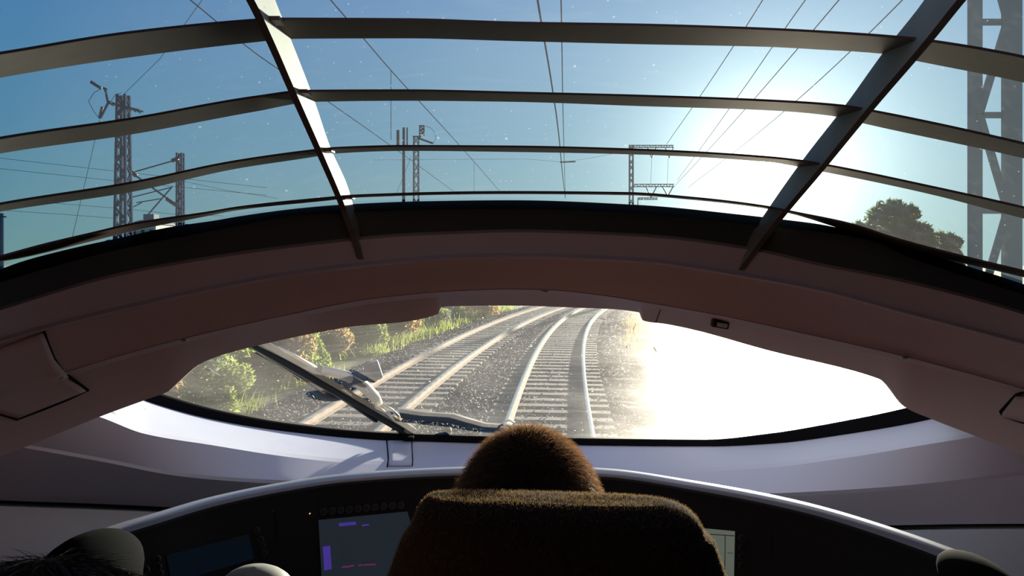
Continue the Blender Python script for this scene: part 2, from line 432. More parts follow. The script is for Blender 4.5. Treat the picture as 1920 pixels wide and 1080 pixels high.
def screenY(px, py):
    a = P(px, float(G_top(px)), float(yG(px))); b = P(px, float(T0(px)), float(yT0(px)))
    m = (b[2]-a[2]) / (b[1]-a[1]); zA = a[2]-CZ
    return (m*a[1] - zA) / ((py-HZ)/F + m)

# hull sides (opaque), lounge windows further back, roof, floor, rear wall
def side_rows(left):
    rng = np.arange(-20, 261, 10.0) if left else np.arange(1770, 1941, 10.0)
    a = extend([(x, y+.012, z) for x, y, z in ray_row(G_low, yG, rng)], left, not left)
    b = extend([(x, y+.014, z-.016) for x, y, z in ray_row(T0, yT0, rng)], left, not left)
    return a, b
dirty_glass('glass_side', (.85, .9, .9), .01, .02, 0, .3, .5)
for left in (True, False):
    a, b = side_rows(left)
    nm = 'wall_left' if left else 'wall_right'
    if left: a2, b2 = a[1:], b[1:]; e0, e1 = (a[0], a[1]), (b[0], b[1])
    else: a2, b2 = a[:-1], b[:-1]; e0, e1 = (a[-1], a[-2]), (b[-1], b[-2])
    a2 = [tuple(np.array(p)) for p in a2]
    o = loft(nm, [a2, b2], M['lounge_wall'], thick=.02)
    tag(o, 'inner side lining of the cab beside the %s end of the windscreen' % ('left' if left else 'right'), 'wall', kind='structure')
    # lounge side window: from the hull end to the rear wall, with piers
    A0, A1, B0, B1 = (np.array(e0[0]), np.array(e0[1]), np.array(e1[0]), np.array(e1[1]))
    pier = MB()
    def quad(t0, t1): return [tuple(A1*(1-t0)+A0*t0), tuple(A1*(1-t1)+A0*t1), tuple(B1*(1-t1)+B0*t1), tuple(B1*(1-t0)+B0*t0)]
    wa, wb = (.45, .80) if left else (.60, .72)  # unseen openings, widths set for the rear light they throw on the beam
    for t0, t1 in ((0, wa), (wb, 1)): pier.add(quad(t0, t1), [(0,1,2,3)])
    po = pier.build('side_pier', M['lounge_wall'], o)
    g = MB().add(quad(wa, wb), [(0,1,2,3)]).build('window_3' if left else 'window_4', M['glass_side'])
    tag(g, 'side window of the lounge behind the camera, on the %s' % ('left' if left else 'right'), 'window', kind='structure')
# roof: the glazing rows carried on backwards, joined over the top
ceil_rows = []
for r in uprows:
    e = extend(r); ceil_rows.append((e[:4], e[-4:]))
mb = MB()
for s in (0, 1):
    rr = [c[s] for c in ceil_rows]
    for i in range(len(rr)-1):
        for k in range(3):
            mb.add([rr[i][k], rr[i][k+1], rr[i+1][k+1], rr[i+1][k]], [(0,1,2,3)])
tl = extend(uprows[-1])
n2 = len(tl)
for k in range(n2//2):
    a, b, c, d = tl[k], tl[k+1], tl[n2-2-k], tl[n2-1-k]
    if k+1 <= n2-2-k: mb.add([a, b, c, d], [(0,1,2,3)])
ceiling = mb.build('ceiling', M['ceiling_panel'])
tag(ceiling, 'grey ceiling lining behind the glazed dome', 'ceiling', kind='structure')
FLOORZ = CZ - 1.55
fl = MB().box((0, 0.1, FLOORZ - .02), (3.2, 5.2, .04)).build('floor', M['carpet'])
tag(fl, 'dark carpeted cab floor under the seats', 'floor', kind='structure')
bw = MB().box((0, BACK - .02, CZ - .3), (3.2, .04, 2.6)).build('wall_back', M['red_bounce_panel'])
tag(bw, 'rear partition behind the camera, coloured red to bounce pink onto the beam', 'wall', kind='structure')

# ------------------------------------------------------------------ the arched beam between the two glazings
BE = [(T0, Yrow(1.385,.30), 0), (T0b, Yrow(1.345,.30), 0), (T1, Yrow(1.320,.29), 0), (lambda p: T1(p)+6, Yrow(1.298,.285), 0),
      (lambda p: T2(p)-7, Yrow(1.282,.278), 0), (T2, Yrow(1.268,.275), 0), (lambda p: T2(p)+4, Yrow(1.305,.275), 0), (lambda p: .6*T2(p)+.4*T3(p), Yrow(1.322,.28), 0),
      (lambda p: T3(p)-2, Yrow(1.338,.285), 0), (T3, Yrow(1.335,.285), 0), (lambda p: T3(p)+9, Yrow(1.362,.285), 0), (LIP, Yrow(1.398,.28), 0)]
brow = [ray_row(f, y_, PXL) for f, y_, _ in BE]
lipb = [(x, y+.010, z+.001) for x, y, z in brow[-1]]
inner = [(x*1.01, y+.05, z+.03) for x, y, z in brow[7]]
top_back = [(x, y+.014, z+.002) for x, y, z in brow[0]]
rows = [extend(r) for r in brow + [lipb, inner, top_back]]
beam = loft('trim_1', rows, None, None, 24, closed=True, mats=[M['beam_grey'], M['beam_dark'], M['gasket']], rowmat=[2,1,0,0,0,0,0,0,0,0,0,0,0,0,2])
tag(beam, 'broad arched grey beam, tinted for red bounce light, spanning the cab between windscreen and slats', 'beam', kind='structure')
def beamY(px, py):
    ys = [float(f(px)) for f, _, _ in BE]; Ys = [float(g(px)) for _, g, _ in BE]
    return float(np.interp(py, ys, Ys))
def onbeam(px, py, off=0.):
    return P(px, py, beamY(px, py) - off)
# access panels with a dark joint round them
def patch(name, left, right, n, m, off, parent, th=.006):
    """left / right: edge polylines (top to bottom) in the view, laid on the beam"""
    def samp(pl, t):
        pl = np.array(pl, float); d = np.r_[0, np.cumsum(np.hypot(*np.diff(pl, axis=0).T))]; d /= d[-1]
        return np.interp(t, d, pl[:,0]), np.interp(t, d, pl[:,1])
    rows = []
    for t in np.linspace(0, 1, n):
        a = samp(left, t); b = samp(right, t)
        rows.append([onbeam(a[0]*(1-s)+b[0]*s, a[1]*(1-s)+b[1]*s, off) for s in np.linspace(0, 1, 10)])
    o = loft(name, rows, m, parent, 30); 
    s = o.modifiers.new('thick', 'SOLIDIFY'); s.thickness = th; s.offset = 0
    return o
pan = patch('access_panel', [(-18,660),(-18,745),(-18,770),(32,783)], [(80,624),(100,672),(126,704),(161,732)], 14, M['beam_grey'], .003, beam)
pan['label'] = 'screwed-on access cover at the left end of the beam'
jl = [(82,621),(90,645),(101,672),(113,691),(127,704),(165,732),(130,748),(80,768),(32,786),(5,777),(-18,770)]
MB().tube([onbeam(x, y, .0015) for x, y in jl], .0026, 6).build('panel_joint', M['groove'], beam, True)
pan2 = patch('access_panel', [(1905,742),(1893,757),(1880,773),(1879,780)], [(1938,745),(1938,760),(1938,785),(1938,795)], 8, M['beam_grey'], .003, beam)
pan2['label'] = 'small access cover at the right end of the beam'
MB().tube([onbeam(x, y, .0015) for x, y in ((1938,734),(1918,736),(1905,741),(1890,757),(1876,772),(1880,780),(1905,788),(1938,798))], .0024, 6).build('panel_joint', M['groove'], beam, True)
MB().tube([onbeam(x, y, .0005) for x, y in ((1239,580),(1234,592),(1230,604))], .0009, 6).build('panel_joint', M['groove'], beam, True)
for sx, sy in ((346,637),(1020,546),(1696,669),(112,706)):
    c = Vector(onbeam(sx, sy, .003)); s = MB()
    s.ell(c, (.0075, .003, .0045), 14, 6)
    so = s.build('screw', M['steel_screw'], beam, True)
    MB().box(c + Vector((0, -.003, 0)), (.005, .001, .0012)).build('screw_slot', M['groove'], so)
lc = Vector(onbeam(1350, 606, .004))
rotl = Matrix.Rotation(math.radians(10), 3, 'Y')
lt = bevel(MB().box(lc, (.034, .012, .019), rotl).build('blind_latch', M['latch_black'], beam), .003)
lt['label'] = 'small black latch with a pale tongue'
bevel(MB().box(lc + Vector((.002, -.007, -.003)), (.020, .006, .008), rotl).build('latch_tongue', M['latch_pale'], lt), .002)

# ------------------------------------------------------------------ slats and ribs of the upper glazing
grille = empty('glazing_grille', P(1030, 360, 1.3), 'curved grey grille of slats and two ribs inside the upper glazing', 'window frame')
def rib(near, far, side):
    tn = np.linspace(0, 1, 40)
    def sm(pl):
        pl = np.array(pl, float); f = pchip(pl[:,1], pl[:,0]); y = np.linspace(pl[0,1], pl[-1,1], 40); return np.c_[f(y), y]
    n_, f_ = sm(near), sm(far)
    A = []; B = []
    for (nx, ny), (fx, fy) in zip(n_, f_):
        yb = beamY(fx, fy) - .001 if fy > float(T0(fx)) else glassY(fx, fy) - .004
        B.append(P(fx, fy, yb))
        yn = glassY(nx, min(ny, float(T0(nx)))) - .082
        if ny > float(T0(nx)):
            k = min(1, (ny - float(T0(nx))) / (near[-1][1] - float(T0(nx)))); yn = yn*(1-k) + (beamY(nx, ny) - .002)*k
            yn = min(yn, beamY(nx, ny) - .022*(1-k) - .003)
        A.append(P(nx, ny, yn))
    t = .011 * side
    A2 = [(x+t, y, z) for x, y, z in A]; B2 = [(x+t, y, z) for x, y, z in B]
    v = A + B + A2 + B2; k = len(A); f = []; mi = []
    for i in range(k-1):
        f += [(i, i+1, k+i+1, k+i), (2*k+i, 3*k+i, 3*k+i+1, 2*k+i+1), (i, 2*k+i, 2*k+i+1, i+1), (k+i, k+i+1, 3*k+i+1, 3*k+i)]; mi += [0, 0, 1, 0]
    f += [(0, k, 3*k, 2*k), (k-1, 2*k-1, 4*k-1, 3*k-1)]; mi += [0, 0]
    o = mesh_obj('rib', v, f, None, grille, True, 30, [M['rib_metal'], M['rib_edge']], mi)
    bm = bmesh.new(); bm.from_mesh(o.data); bmesh.ops.recalc_face_normals(bm, faces=bm.faces); bm.to_mesh(o.data); bm.free()
    return o
rl = rib([(340,-225),(428,-80),(477,0),(512,74),(554,171),(605,287),(646,384),(682,486)], [(436,-225),(488,-80),(516,0),(542,65),(590,190),(620,278),(651,347),(662,384),(671,417),(680,484)], -1)
rl['label'] = 'rib on the left, its inner face lit'
rr_ = rib([(1985,-225),(1862,-80),(1794,0),(1732,78),(1623,207),(1530,322),(1457,410),(1384,506)], [(1874,-225),(1783,-80),(1733,0),(1660,93),(1585,197),(1504,301),(1442,389),(1406,446),(1386,504)], 1)
rr_['label'] = 'rib on the right, its inner face in shade'
splits = [(506, 1702), (568, 1602), (609, 1524), (643, 1462)]
for i, (U, D, yb) in enumerate(((U1,D1,yB[3]),(U2,D2,yB[2]),(U3,D3,yB[1]),(U4,D4,yB[0]))):
    sl, sr = splits[i]
    for a, b in ((-20, sl), (sl, sr), (sr, 1940)):
        px = np.linspace(a, b, 50)
        far = [P(x, float(D(x)), float(yb(x))-.002) for x in px]
        near = [P(x, float(U(x))+1.5, float(yb(x))-.085) for x in px]
        if a < 0: far = extend(far, True, False)[2:]; near = extend(near, True, False)[2:]
        if b > 1930: far = extend(far, False, True)[:-2]; near = extend(near, False, True)[:-2]
        th = .0035
        rws = [near, far, [(x, y, z+th) for x, y, z in far], [(x, y, z+th) for x, y, z in near]]
        o = loft('slat', rws, None, grille, 30, closed=True, mats=[M['slat_metal'], M['slat_edge']], rowmat=[0,0,0,1])
# small weld blocks where slats meet the left rib
for (x, y) in ((518,36),(571,171),(616,279),(655,367)):
    c = Vector(P(x, y+3, glassY(x, y) - .055)); 
    MB().box(c, (.016, .022, .006)).build('slat_bracket', M['slat_edge'], grille)

# ------------------------------------------------------------------ cowl under the windscreen
cow_px = np.arange(-20, 1941, 5.0)
def mid(f, g, t): return lambda p: f(p)*(1-t) + g(p)*t
def midY(f, g, t): return lambda p: f(p)*(1-t) + g(p)*t
CR = [(lambda p: G_low(p)-2, lambda p: yG(p)+.01), (G_low, yG), (lambda p: C1(p)-4, lambda p: yC1(p)+.01), (lambda p: C1(p)+3, lambda p: yC1(p)-.012),
      (lambda p: C2(p)-4, lambda p: yC2(p)+.012), (lambda p: C2(p)+3, lambda p: yC2(p)+.012), (C3, yC3)]
rows = [extend(ray_row(f, y_, cow_px)) for f, y_ in CR]
cb = MB(); nn_ = len(rows[0])
for r0, r1 in zip(rows[:-1], rows[1:]): cb.add(list(r0) + list(r1), [(k, k+1, nn_+k+1, nn_+k) for k in range(nn_-1)])
cowl = cb.build('trim_2', M['cowl_paint'], None, True)
tag(cowl, 'pale grey cowl, tinted for blue sky light, sweeping round below the windscreen', 'cowl', kind='structure')
# groove and lower side console lining down to the floor
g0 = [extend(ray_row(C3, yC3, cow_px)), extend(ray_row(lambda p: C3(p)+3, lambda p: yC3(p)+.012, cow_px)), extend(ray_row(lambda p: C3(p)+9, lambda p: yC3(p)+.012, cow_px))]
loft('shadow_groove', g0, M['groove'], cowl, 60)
low_top = ray_row(lambda p: C3(p)+9, lambda p: yC3(p)+.010, cow_px)
low_a = ray_row(lambda p: C3(p)+11, lambda p: yC3(p)-.012, cow_px)
low_b = [(x*1.0, y-.05, z-.16) for x, y, z in low_a]
low_c = [(x*1.0, y-.05, FLOORZ) for x, y, z in low_a]
side_low = loft('trim_3', [extend(r) for r in (low_top, low_a, low_b, low_c)], M['console_paint'], None, 25)
tag(side_low, 'blue-grey lower side lining beneath the cowl groove', 'lining', kind='structure')
# centre insert of the cowl (joint lines) and gasket
def oncowl(px, py, off=0.):
    ys = [float(f(px)) for f, _ in CR]; Ys = [float(g(px)) for _, g in CR]
    return P(px, py, float(np.interp(py, ys, Ys)) - off)
ins = [[oncowl(x, y, .004) for x in np.linspace(729, 771, 6)] for y in np.linspace(828, 874, 6)]
io = loft('cowl_insert', ins, M['cowl_paint'], cowl, 40); s = io.modifiers.new('t', 'SOLIDIFY'); s.thickness = .004
MB().tube([oncowl(x, y, .002) for x, y in ((725,823),(726,840),(728,860),(726,876))], .0022, 6).build('cowl_joint', M['groove'], cowl, True)
MB().tube([oncowl(x, y, .002) for x, y in ((772,828),(773,845),(774,862),(773,874))], .0016, 6).build('cowl_joint', M['groove'], cowl, True)
gp = np.arange(160, 1851, 10.0)
ga = ray_row(G_top, yG, gp); gb = ray_row(G_low, lambda p: yG(p)-.012, gp)
gk = loft('windscreen_gasket', [[(x, y+.02, z+.004) for x, y, z in ga], ga, gb, [(x, y+.02, z-.012) for x, y, z in gb]], M['gasket'], w1, 30, closed=True)
cl = MB().box(P(766, 822, float(yG(766))-.016), (.034, .02, .014)).build('gasket_clip', M['gasket'], w1)
# white nose skirt seen just outside the glass
sk = [.012 + .16*float(u_of(q))**2 + (.02 if q < 760 else 0) for q in pxw]
nk = [[(x, y+.03, z-k) for (x, y, z), k in zip(ray_row(G_top, yG, pxw), sk)], [(x*1.03, y+.16, z-.025-k) for (x, y, z), k in zip(ray_row(G_top, yG, pxw), sk)], [(x*1.08, y+.55, z-.30) for x, y, z in ray_row(G_top, yG, pxw)], [(x*1.1, y+.8, z-1.0) for x, y, z in ray_row(G_top, yG, pxw)]]
nose = loft('nose_skirt', nk, M['nose_paint'])
tag(nose, 'white outer nose panel just outside the foot of the windscreen', 'panel', kind='structure')

# ------------------------------------------------------------------ driver's desk
HOOD = -.44
rim_top = curve((170,1009),(190,1000),(300,965),(400,936),(520,911),(640,893),(850,880),(990,877),(1130,882),(1300,906),(1500,945),(1700,1005),(1850,1062),(1880,1075))
def rimY(px, dz=0.): return -(HOOD+dz) * F / (float(rim_top(px)) - HZ)
rpx = np.linspace(185, 1852, 120)
desk = empty('driver_desk', (0.04, 1.2, FLOORZ), 'curved black instrument desk with a silver rim ahead of the driver', 'control desk')
def desk_pt(px, fwd, down):
    Y = rimY(px); x, y, z = P(px, float(rim_top(px)), Y)
    # outward direction of the arc in plan
    c = Vector((.05, .35)); d = (Vector((x, y)) - c).normalized()
    return (x + d.x*fwd, y + d.y*fwd, z - down)
prof_rim = [(.085,.060),(.045,.012),(.020,.001),(.0,.0),(-.007,.003),(-.011,.007),(-.012,.010)]
loft('desk_rim', [[desk_pt(x, a, b) for x in rpx] for a, b in prof_rim], M['rim_silver'], desk, 50)
prof_pan = [(-.0118,.0095),(-.016,.013),(-.018,.024),(-.022,.034),(-.050,.110),(-.085,.215),(-.10,.25),(-.34,.275),(-.36,.30),(-.35,.36)]
loft('instrument_panel', [[desk_pt(x, a, b) for x in rpx] for a, b in prof_pan], M['desk_black'], desk, 35)
loft('desk_back', [[desk_pt(x, a, b) for x in rpx] for a, b in ((.085,.060),(.05,.25),(.02,1.05))], M['desk_black'], desk, 35)
loft('desk_front', [[desk_pt(x, a, b) for x in rpx] for a, b in ((-.35,.36),(-.10,.42),(-.02,1.105))], M['desk_black'], desk, 35)
def face(px, py, off=0.):
    """a point of the view laid on the sloping instrument face"""
    best = None
    lo_, hi_ = 0., 1.
    A = lambda t: desk_pt(px, -.022 + (-.063)*t, .034 + .181*t)
    for _ in range(40):
        t = (lo_+hi_)/2; q = A(t); y = HZ + (CZ - q[2]) * F / q[1]
        if y < py: lo_ = t
        else: hi_ = t
    q = A(t); x0 = 960 + q[0]*F/q[1]
    A2 = A(t); k = (A2[1]-off)/A2[1]
    return (A2[0]*k, A2[1]*k, CZ + (A2[2]-CZ)*k)
def face_px(px, py, off):
    g = px
    for _ in range(6):
        q = face(g, py, off); g += px - (960 + q[0]*F/q[1])
    return face(g, py, off)
def quad_on(name, c, m, off, parent, n=6):
    c = np.array(c, float); rows = []
    for t in np.linspace(0, 1, n):
        a = c[0]*(1-t)+c[3]*t; b = c[1]*(1-t)+c[2]*t
        rows.append([face_px(*(a*(1-s)+b*s), off) for s in np.linspace(0, 1, n)])
    return loft(name, rows, m, parent, 60)
def button(px, py, r, parent=desk):
    c = Vector(face_px(px, py, .003)); nrm = Vector((0, -.94, .35))
    q = nrm.to_track_quat('Z', 'Y').to_matrix()
    b = MB(); N = 14
    for rad0, rad1, h in ((r, r*.66, .003),):
        vs = [q @ Vector((rad0*math.cos(2*math.pi*i/N), rad0*math.sin(2*math.pi*i/N), 0)) + c for i in range(N)] + \
             [q @ Vector((rad0*.94*math.cos(2*math.pi*i/N), rad0*.94*math.sin(2*math.pi*i/N), h)) + c for i in range(N)] + \
             [q @ Vector((rad1*math.cos(2*math.pi*i/N), rad1*math.sin(2*math.pi*i/N), h)) + c for i in range(N)]
        b.add(vs, [(i, (i+1)%N, N+(i+1)%N, N+i) for i in range(N)] + [(N+i, N+(i+1)%N, 2*N+(i+1)%N, 2*N+i) for i in range(N)])
    o = b.build('button', M['button_ring'], parent)
    k = MB(); k.add([q @ Vector((r*.66*math.cos(2*math.pi*i/N), r*.66*math.sin(2*math.pi*i/N), .0022)) + c for i in range(N)], [tuple(range(N))])
    k.build('button_cap', M['button_black'], o)
    MB().box(c + q @ Vector((0, 0, .003)), (r*.35, .001, r*.35), None).build('button_symbol', M['button_ring'], o)
    return o
# centre-left display
d1 = quad_on('display', [(597,975),(764,959),(800,1085),(604,1100)], M['screen_grey'], .003, desk); d1['label'] = 'lit grey-blue display with purple blocks'
quad_on('display_header', [(635,981),(667,978),(668,984),(636,987)], M['screen_purple'], .0045, d1, 3)
quad_on('display_header', [(678,984),(692,982),(692,985),(679,987)], M['screen_purple'], .0045, d1, 3)
quad_on('display_bar', [(605,1025),(619,1023),(622,1067),(608,1070)], M['screen_purple'], .0045, d1, 4)
for a, b, y in ((641,657,1063),(657,664,1061),(672,680,1060),(682,704,1059)):
    quad_on('display_marker', [(a,y-1),(b,y-2.2),(b,y+.6),(a,y+1.6)], M['screen_magenta'], .0045, d1, 3)
for i in range(15):
    y = 989 + i*6.1
    quad_on('display_line', [(604 if i < 5 or i > 12 else 638,y+2.2),(716 - (i%3)*6,y-4),(716-(i%3)*6,y-3),(604 if i < 5 or i > 12 else 638,y+3.2)], M['screen_grid'], .0042, d1, 3)
quad_on('display_line', [(637,988),(638.4,988),(642,1058),(640.6,1058)], M['screen_grid'], .0043, d1, 3)
quad_on('display_line', [(666,986),(667.4,986),(672,1056),(670.6,1056)], M['screen_grid'], .0043, d1, 3)
for i in range(10): button(607 + i*16.1, 959.5 - i*1.35, .0072)
# left display with key columns
d2 = quad_on('display', [(312,1041),(466,1002),(477,1048),(322,1094)], M['screen_off'], .003, desk); d2['label'] = 'dim dark blue display tilted with the desk'
for a, b, y in ((428,464,1011),(434,462,1017),(322,330,1046),(400,414,1062)):
    quad_on('display_line', [(a,y),(b,y-(b-a)*.25),(b,y-(b-a)*.25+3),(a,y+3)], M['screen_mark'], .0045, d2, 3)
for x, y in ((482,995),(489,1012),(493,1025),(496,1037)): button(x, y, .0062)
for x, y in ((295,1049),(297,1064),(300,1076),(274,1069)): button(x, y, .0066)
button(241, 1052, .0085)
# right display behind the headrest
d3 = quad_on('display', [(1250,984),(1378,996),(1376,1095),(1250,1090)], M['screen_pale'], .003, desk); d3['label'] = 'pale green display half hidden by the headrest'
quad_on('display_line', [(1359,1003),(1360.4,1003),(1359.4,1080),(1358,1080)], M['screen_mark'], .0045, d3, 3)
quad_on('display_line', [(1330,1001),(1377,1004),(1377,1005.5),(1330,1002.5)], M['screen_mark'], .0045, d3, 3)
quad_on('display_line', [(1364,1036),(1374,1037),(1374,1038),(1364,1037)], M['screen_mark'], .0045, d3, 3)
for i in range(4): button(1391, 1010 + i*17, .0062)
quad_on('panel_joint', [(514,962),(516.5,961),(529,1100),(526,1100)], M['groove'], .001, desk)
quad_on('panel_joint', [(1448,990),(1450,990),(1446,1100),(1444,1100)], M['groove'], .001, desk)
MB().ell(face_px(581, 963, .004), (.0014,.0014,.0014), 8, 6).build('indicator_lamp', M['led_amber'], desk)
MB().tube([face_px(510, 960, .004), face_px(516, 955, .006)], .0012, 6).build('lamp_stalk', M['button_ring'], desk)
# rounded dark ends of the desk
def pod(c, r, nm, lab):
    b = MB(); b.ell(c, r, 28, 18); o = b.build(nm, M['pod_black'], desk, True)
    for v in o.data.vertices:
        if v.co.z < c[2] - r[2]*.2: v.co.z = c[2] - r[2]*.2 + (v.co.z - c[2] + r[2]*.2)*3.5
    o['label'] = lab; return o
pc = P(163, 1082, .98); pod(pc, (.062, .10, .058), 'desk_end', 'rounded black end of the desk on the left')
pc = P(1838, 1092, .95); pod(pc, (.036, .08, .031), 'desk_end', 'rounded black end of the desk on the right')

# grey knob lever standing on the desk top
kc = Vector(P(477, 1062 + 62, 1.02)); kz = .0487
lev = empty('control_lever', (kc.x, kc.y, kc.z - .09), 'pale grey dome-topped lever knob in front of the dim blue display', 'lever')
b = MB(); b.ell(kc, (.062, .050, .0487), 24, 14); b.build('knob', M['knob_grey'], lev, True)
MB().tube([(kc.x, kc.y, kc.z - .02), (kc.x, kc.y, kc.z - .18)], .013, 12).build('stem', M['desk_edge'], lev, True)
MB().tube([(kc.x, kc.y, kc.z - .17), (kc.x, kc.y, kc.z - .20)], .03, 16).build('collar', M['desk_edge'], lev, True)

# ------------------------------------------------------------------ driver's seat
seat = empty('driver_chair', (.04, .69, FLOORZ), 'black fabric driver seat with a tall tapering headrest', 'seat')
def section(cx, cy, z, w, d, n=40, e=3.2):
    return [(cx + w*math.copysign(abs(math.cos(a))**(2/e), math.cos(a)), cy + d*math.copysign(abs(math.sin(a))**(2/e), math.sin(a)), z) for a in (2*math.pi*i/n for i in range(n))]
def stack(name, secs, m, parent, sharp=60):
    n = len(secs[0]); v = [p for s in secs for p in s]; f = []
    for i in range(len(secs)-1):
        for k in range(n): f.append((i*n+k, (i+1)*n+k, (i+1)*n+(k+1)%n, i*n+(k+1)%n))
    f.append(tuple(range(n))); f.append(tuple((len(secs)-1)*n + k for k in range(n))[::-1])
    return mesh_obj(name, v, f, m, parent, True, sharp)
SY = .69
def spx(px): return (px-960)/F*SY
def sz(py): return CZ - (py-HZ)/F*SY
hl = [(923.5,806,1250,.020),(924.5,800,1268,.027),(926.5,795,1283,.033),(930,789.5,1294,.038),(936,784.5,1304,.042),(944,779.5,1311,.046),(960,771.5,1318,.049),(1007,753.5,1333.5,.052),(1080,727,1359,.054),(1180,690,1395,.056),(1260,640,1440,.06),(1330,560,1520,.062),(1420,520,1560,.064),(2000,500,1580,.07),(2560,520,1560,.075)]
secs = []
for py, l, r_, d in hl:
    cx = (spx(l)+spx(r_))/2; w = (spx(r_)-spx(l))/2
    s_ = section(cx, SY + (.0 if py < 1400 else .02), CZ-(py-HZ)/F*(SY+d*.9) if py < 1000 else sz(py), w, d)
    tilt = math.tan(math.radians(1.6)) if py < 1000 else 0
    secs.append([(x, y, z - (x-cx)*tilt) for x, y, z in s_])
backrest = stack('backrest', secs, M['seat_cloth'], seat)
sb = stack('seat_cushion', [section(.045, .94, FLOORZ+h, w, d, e=4) for h, w, d in ((.36,.22,.20),(.37,.245,.225),(.42,.25,.23),(.46,.245,.225),(.475,.22,.2))], M['seat_cloth'], seat)
MB().tube([(.045,.92,FLOORZ+.04),(.045,.92,FLOORZ+.37)], .06, 20).build('pedestal', M['seat_base'], seat, True)
bevel(MB().box((.045,.92,FLOORZ+.02), (.42,.42,.04)).build('seat_foot', M['seat_base'], seat), .01)
bevel(MB().box((.045,.78,FLOORZ+.35), (.40,.22,.05)).build('recliner_bracket', M['seat_base'], seat), .01)
for s in (-1, 1):
    ao = MB().box((.045+s*.31,.88,FLOORZ+.66), (.06,.34,.05)).build('armrest', M['seat_cloth'], seat); bevel(ao, .02, 3)
    MB().tube([(.045+s*.31,.76,FLOORZ+.64),(.045+s*.275,.745,FLOORZ+.50)], .016, 8).build('armrest_bracket', M['seat_base'], seat)
# fabric pile on the headrest, coloured as if sunlit, thinned on the shaded back
def strands(name, pts, nrms, length, width, m, parent, jitter=.4, seg=2, grav=0., comb=None, kind=None):
    n = len(pts); pts = np.asarray(pts); nr = np.asarray(nrms)
    d = nr + R.normal(0, jitter, (n,3))
    if comb is not None: d = d + comb
    d /= np.linalg.norm(d, axis=1)[:,None]
    L = length * R.uniform(.55, 1.25, (n,1))
    side = np.cross(d, R.normal(0, 1, (n,3))); side /= np.linalg.norm(side, axis=1)[:,None]
    V = []; 
    for k in range(seg+1):
        t = k/seg; w = width*(1 - t*.75)
        c = pts + d*L*t + np.array((0,0,-grav))*L*t*t
        V += [c - side*w/2, c + side*w/2]
    V = np.stack(V, 1).reshape(-1, 3)
    K = 2*(seg+1); base = (np.arange(n)*K)[:,None]
    Fs = np.concatenate([base + np.array([[2*k, 2*k+1, 2*k+3, 2*k+2]]) for k in range(seg)], 0)
    me = bpy.data.meshes.new(name)
    me.vertices.add(len(V)); me.vertices.foreach_set('co', V.astype(np.float32).ravel())
    me.loops.add(len(Fs)*4); me.loops.foreach_set('vertex_index', Fs.astype(np.int32).ravel())
    me.polygons.add(len(Fs)); me.polygons.foreach_set('loop_start', np.arange(0, len(Fs)*4, 4, dtype=np.int32))
    me.update(); me.validate(); me.materials.append(m)
    o = bpy.data.objects.new(name, me); COL.objects.link(o); put(o, parent)
    if kind: o['kind'] = kind
    return o
vs = []; ns = []
for i in range(len(secs)-1):
    a = np.array(secs[i]); b_ = np.array(secs[i+1])
    if secs[i][0][2] < sz(1110): break
    a2, b2 = np.roll(a, -1, 0), np.roll(b_, -1, 0)
    area = np.linalg.norm(np.cross(b_-a, a2-a), axis=1)
    for k in range(len(a)):
        bk = abs(a[k,1]-SY) > .6*np.abs(a[:,1]-SY).max() and i > 3
        m_ = R.poisson(area[k] * (35000 if bk else 420000))
        for _ in range(m_):
            s1, s2 = R.rand(2); p = (a[k]*(1-s1)+a2[k]*s1)*(1-s2) + (b_[k]*(1-s1)+b2[k]*s1)*s2
            nn = np.cross(a2[k]-a[k], b_[k]-a[k]); nn = nn/(np.linalg.norm(nn)+1e-9)
            ctr = np.array(((a[:,0].mean()), SY, p[2]-.03)); 
            if nn.dot(p-ctr) < 0: nn = -nn
            vs.append(p); ns.append(nn)
top = np.array(secs[0]); c0 = top.mean(0)
for _ in range(6500):
    k = R.randint(len(top)); s1 = math.sqrt(R.rand()); q_ = R.rand(); p = c0 + (top[k]*q_ + top[(k+1) % len(top)]*(1-q_) - c0)*s1; vs.append(p); ns.append((0,0,1))
strands('fabric_pile', vs, ns, .0024, .00028, M['sunlit_fibre'], backrest, .5, 1, kind='stuff')

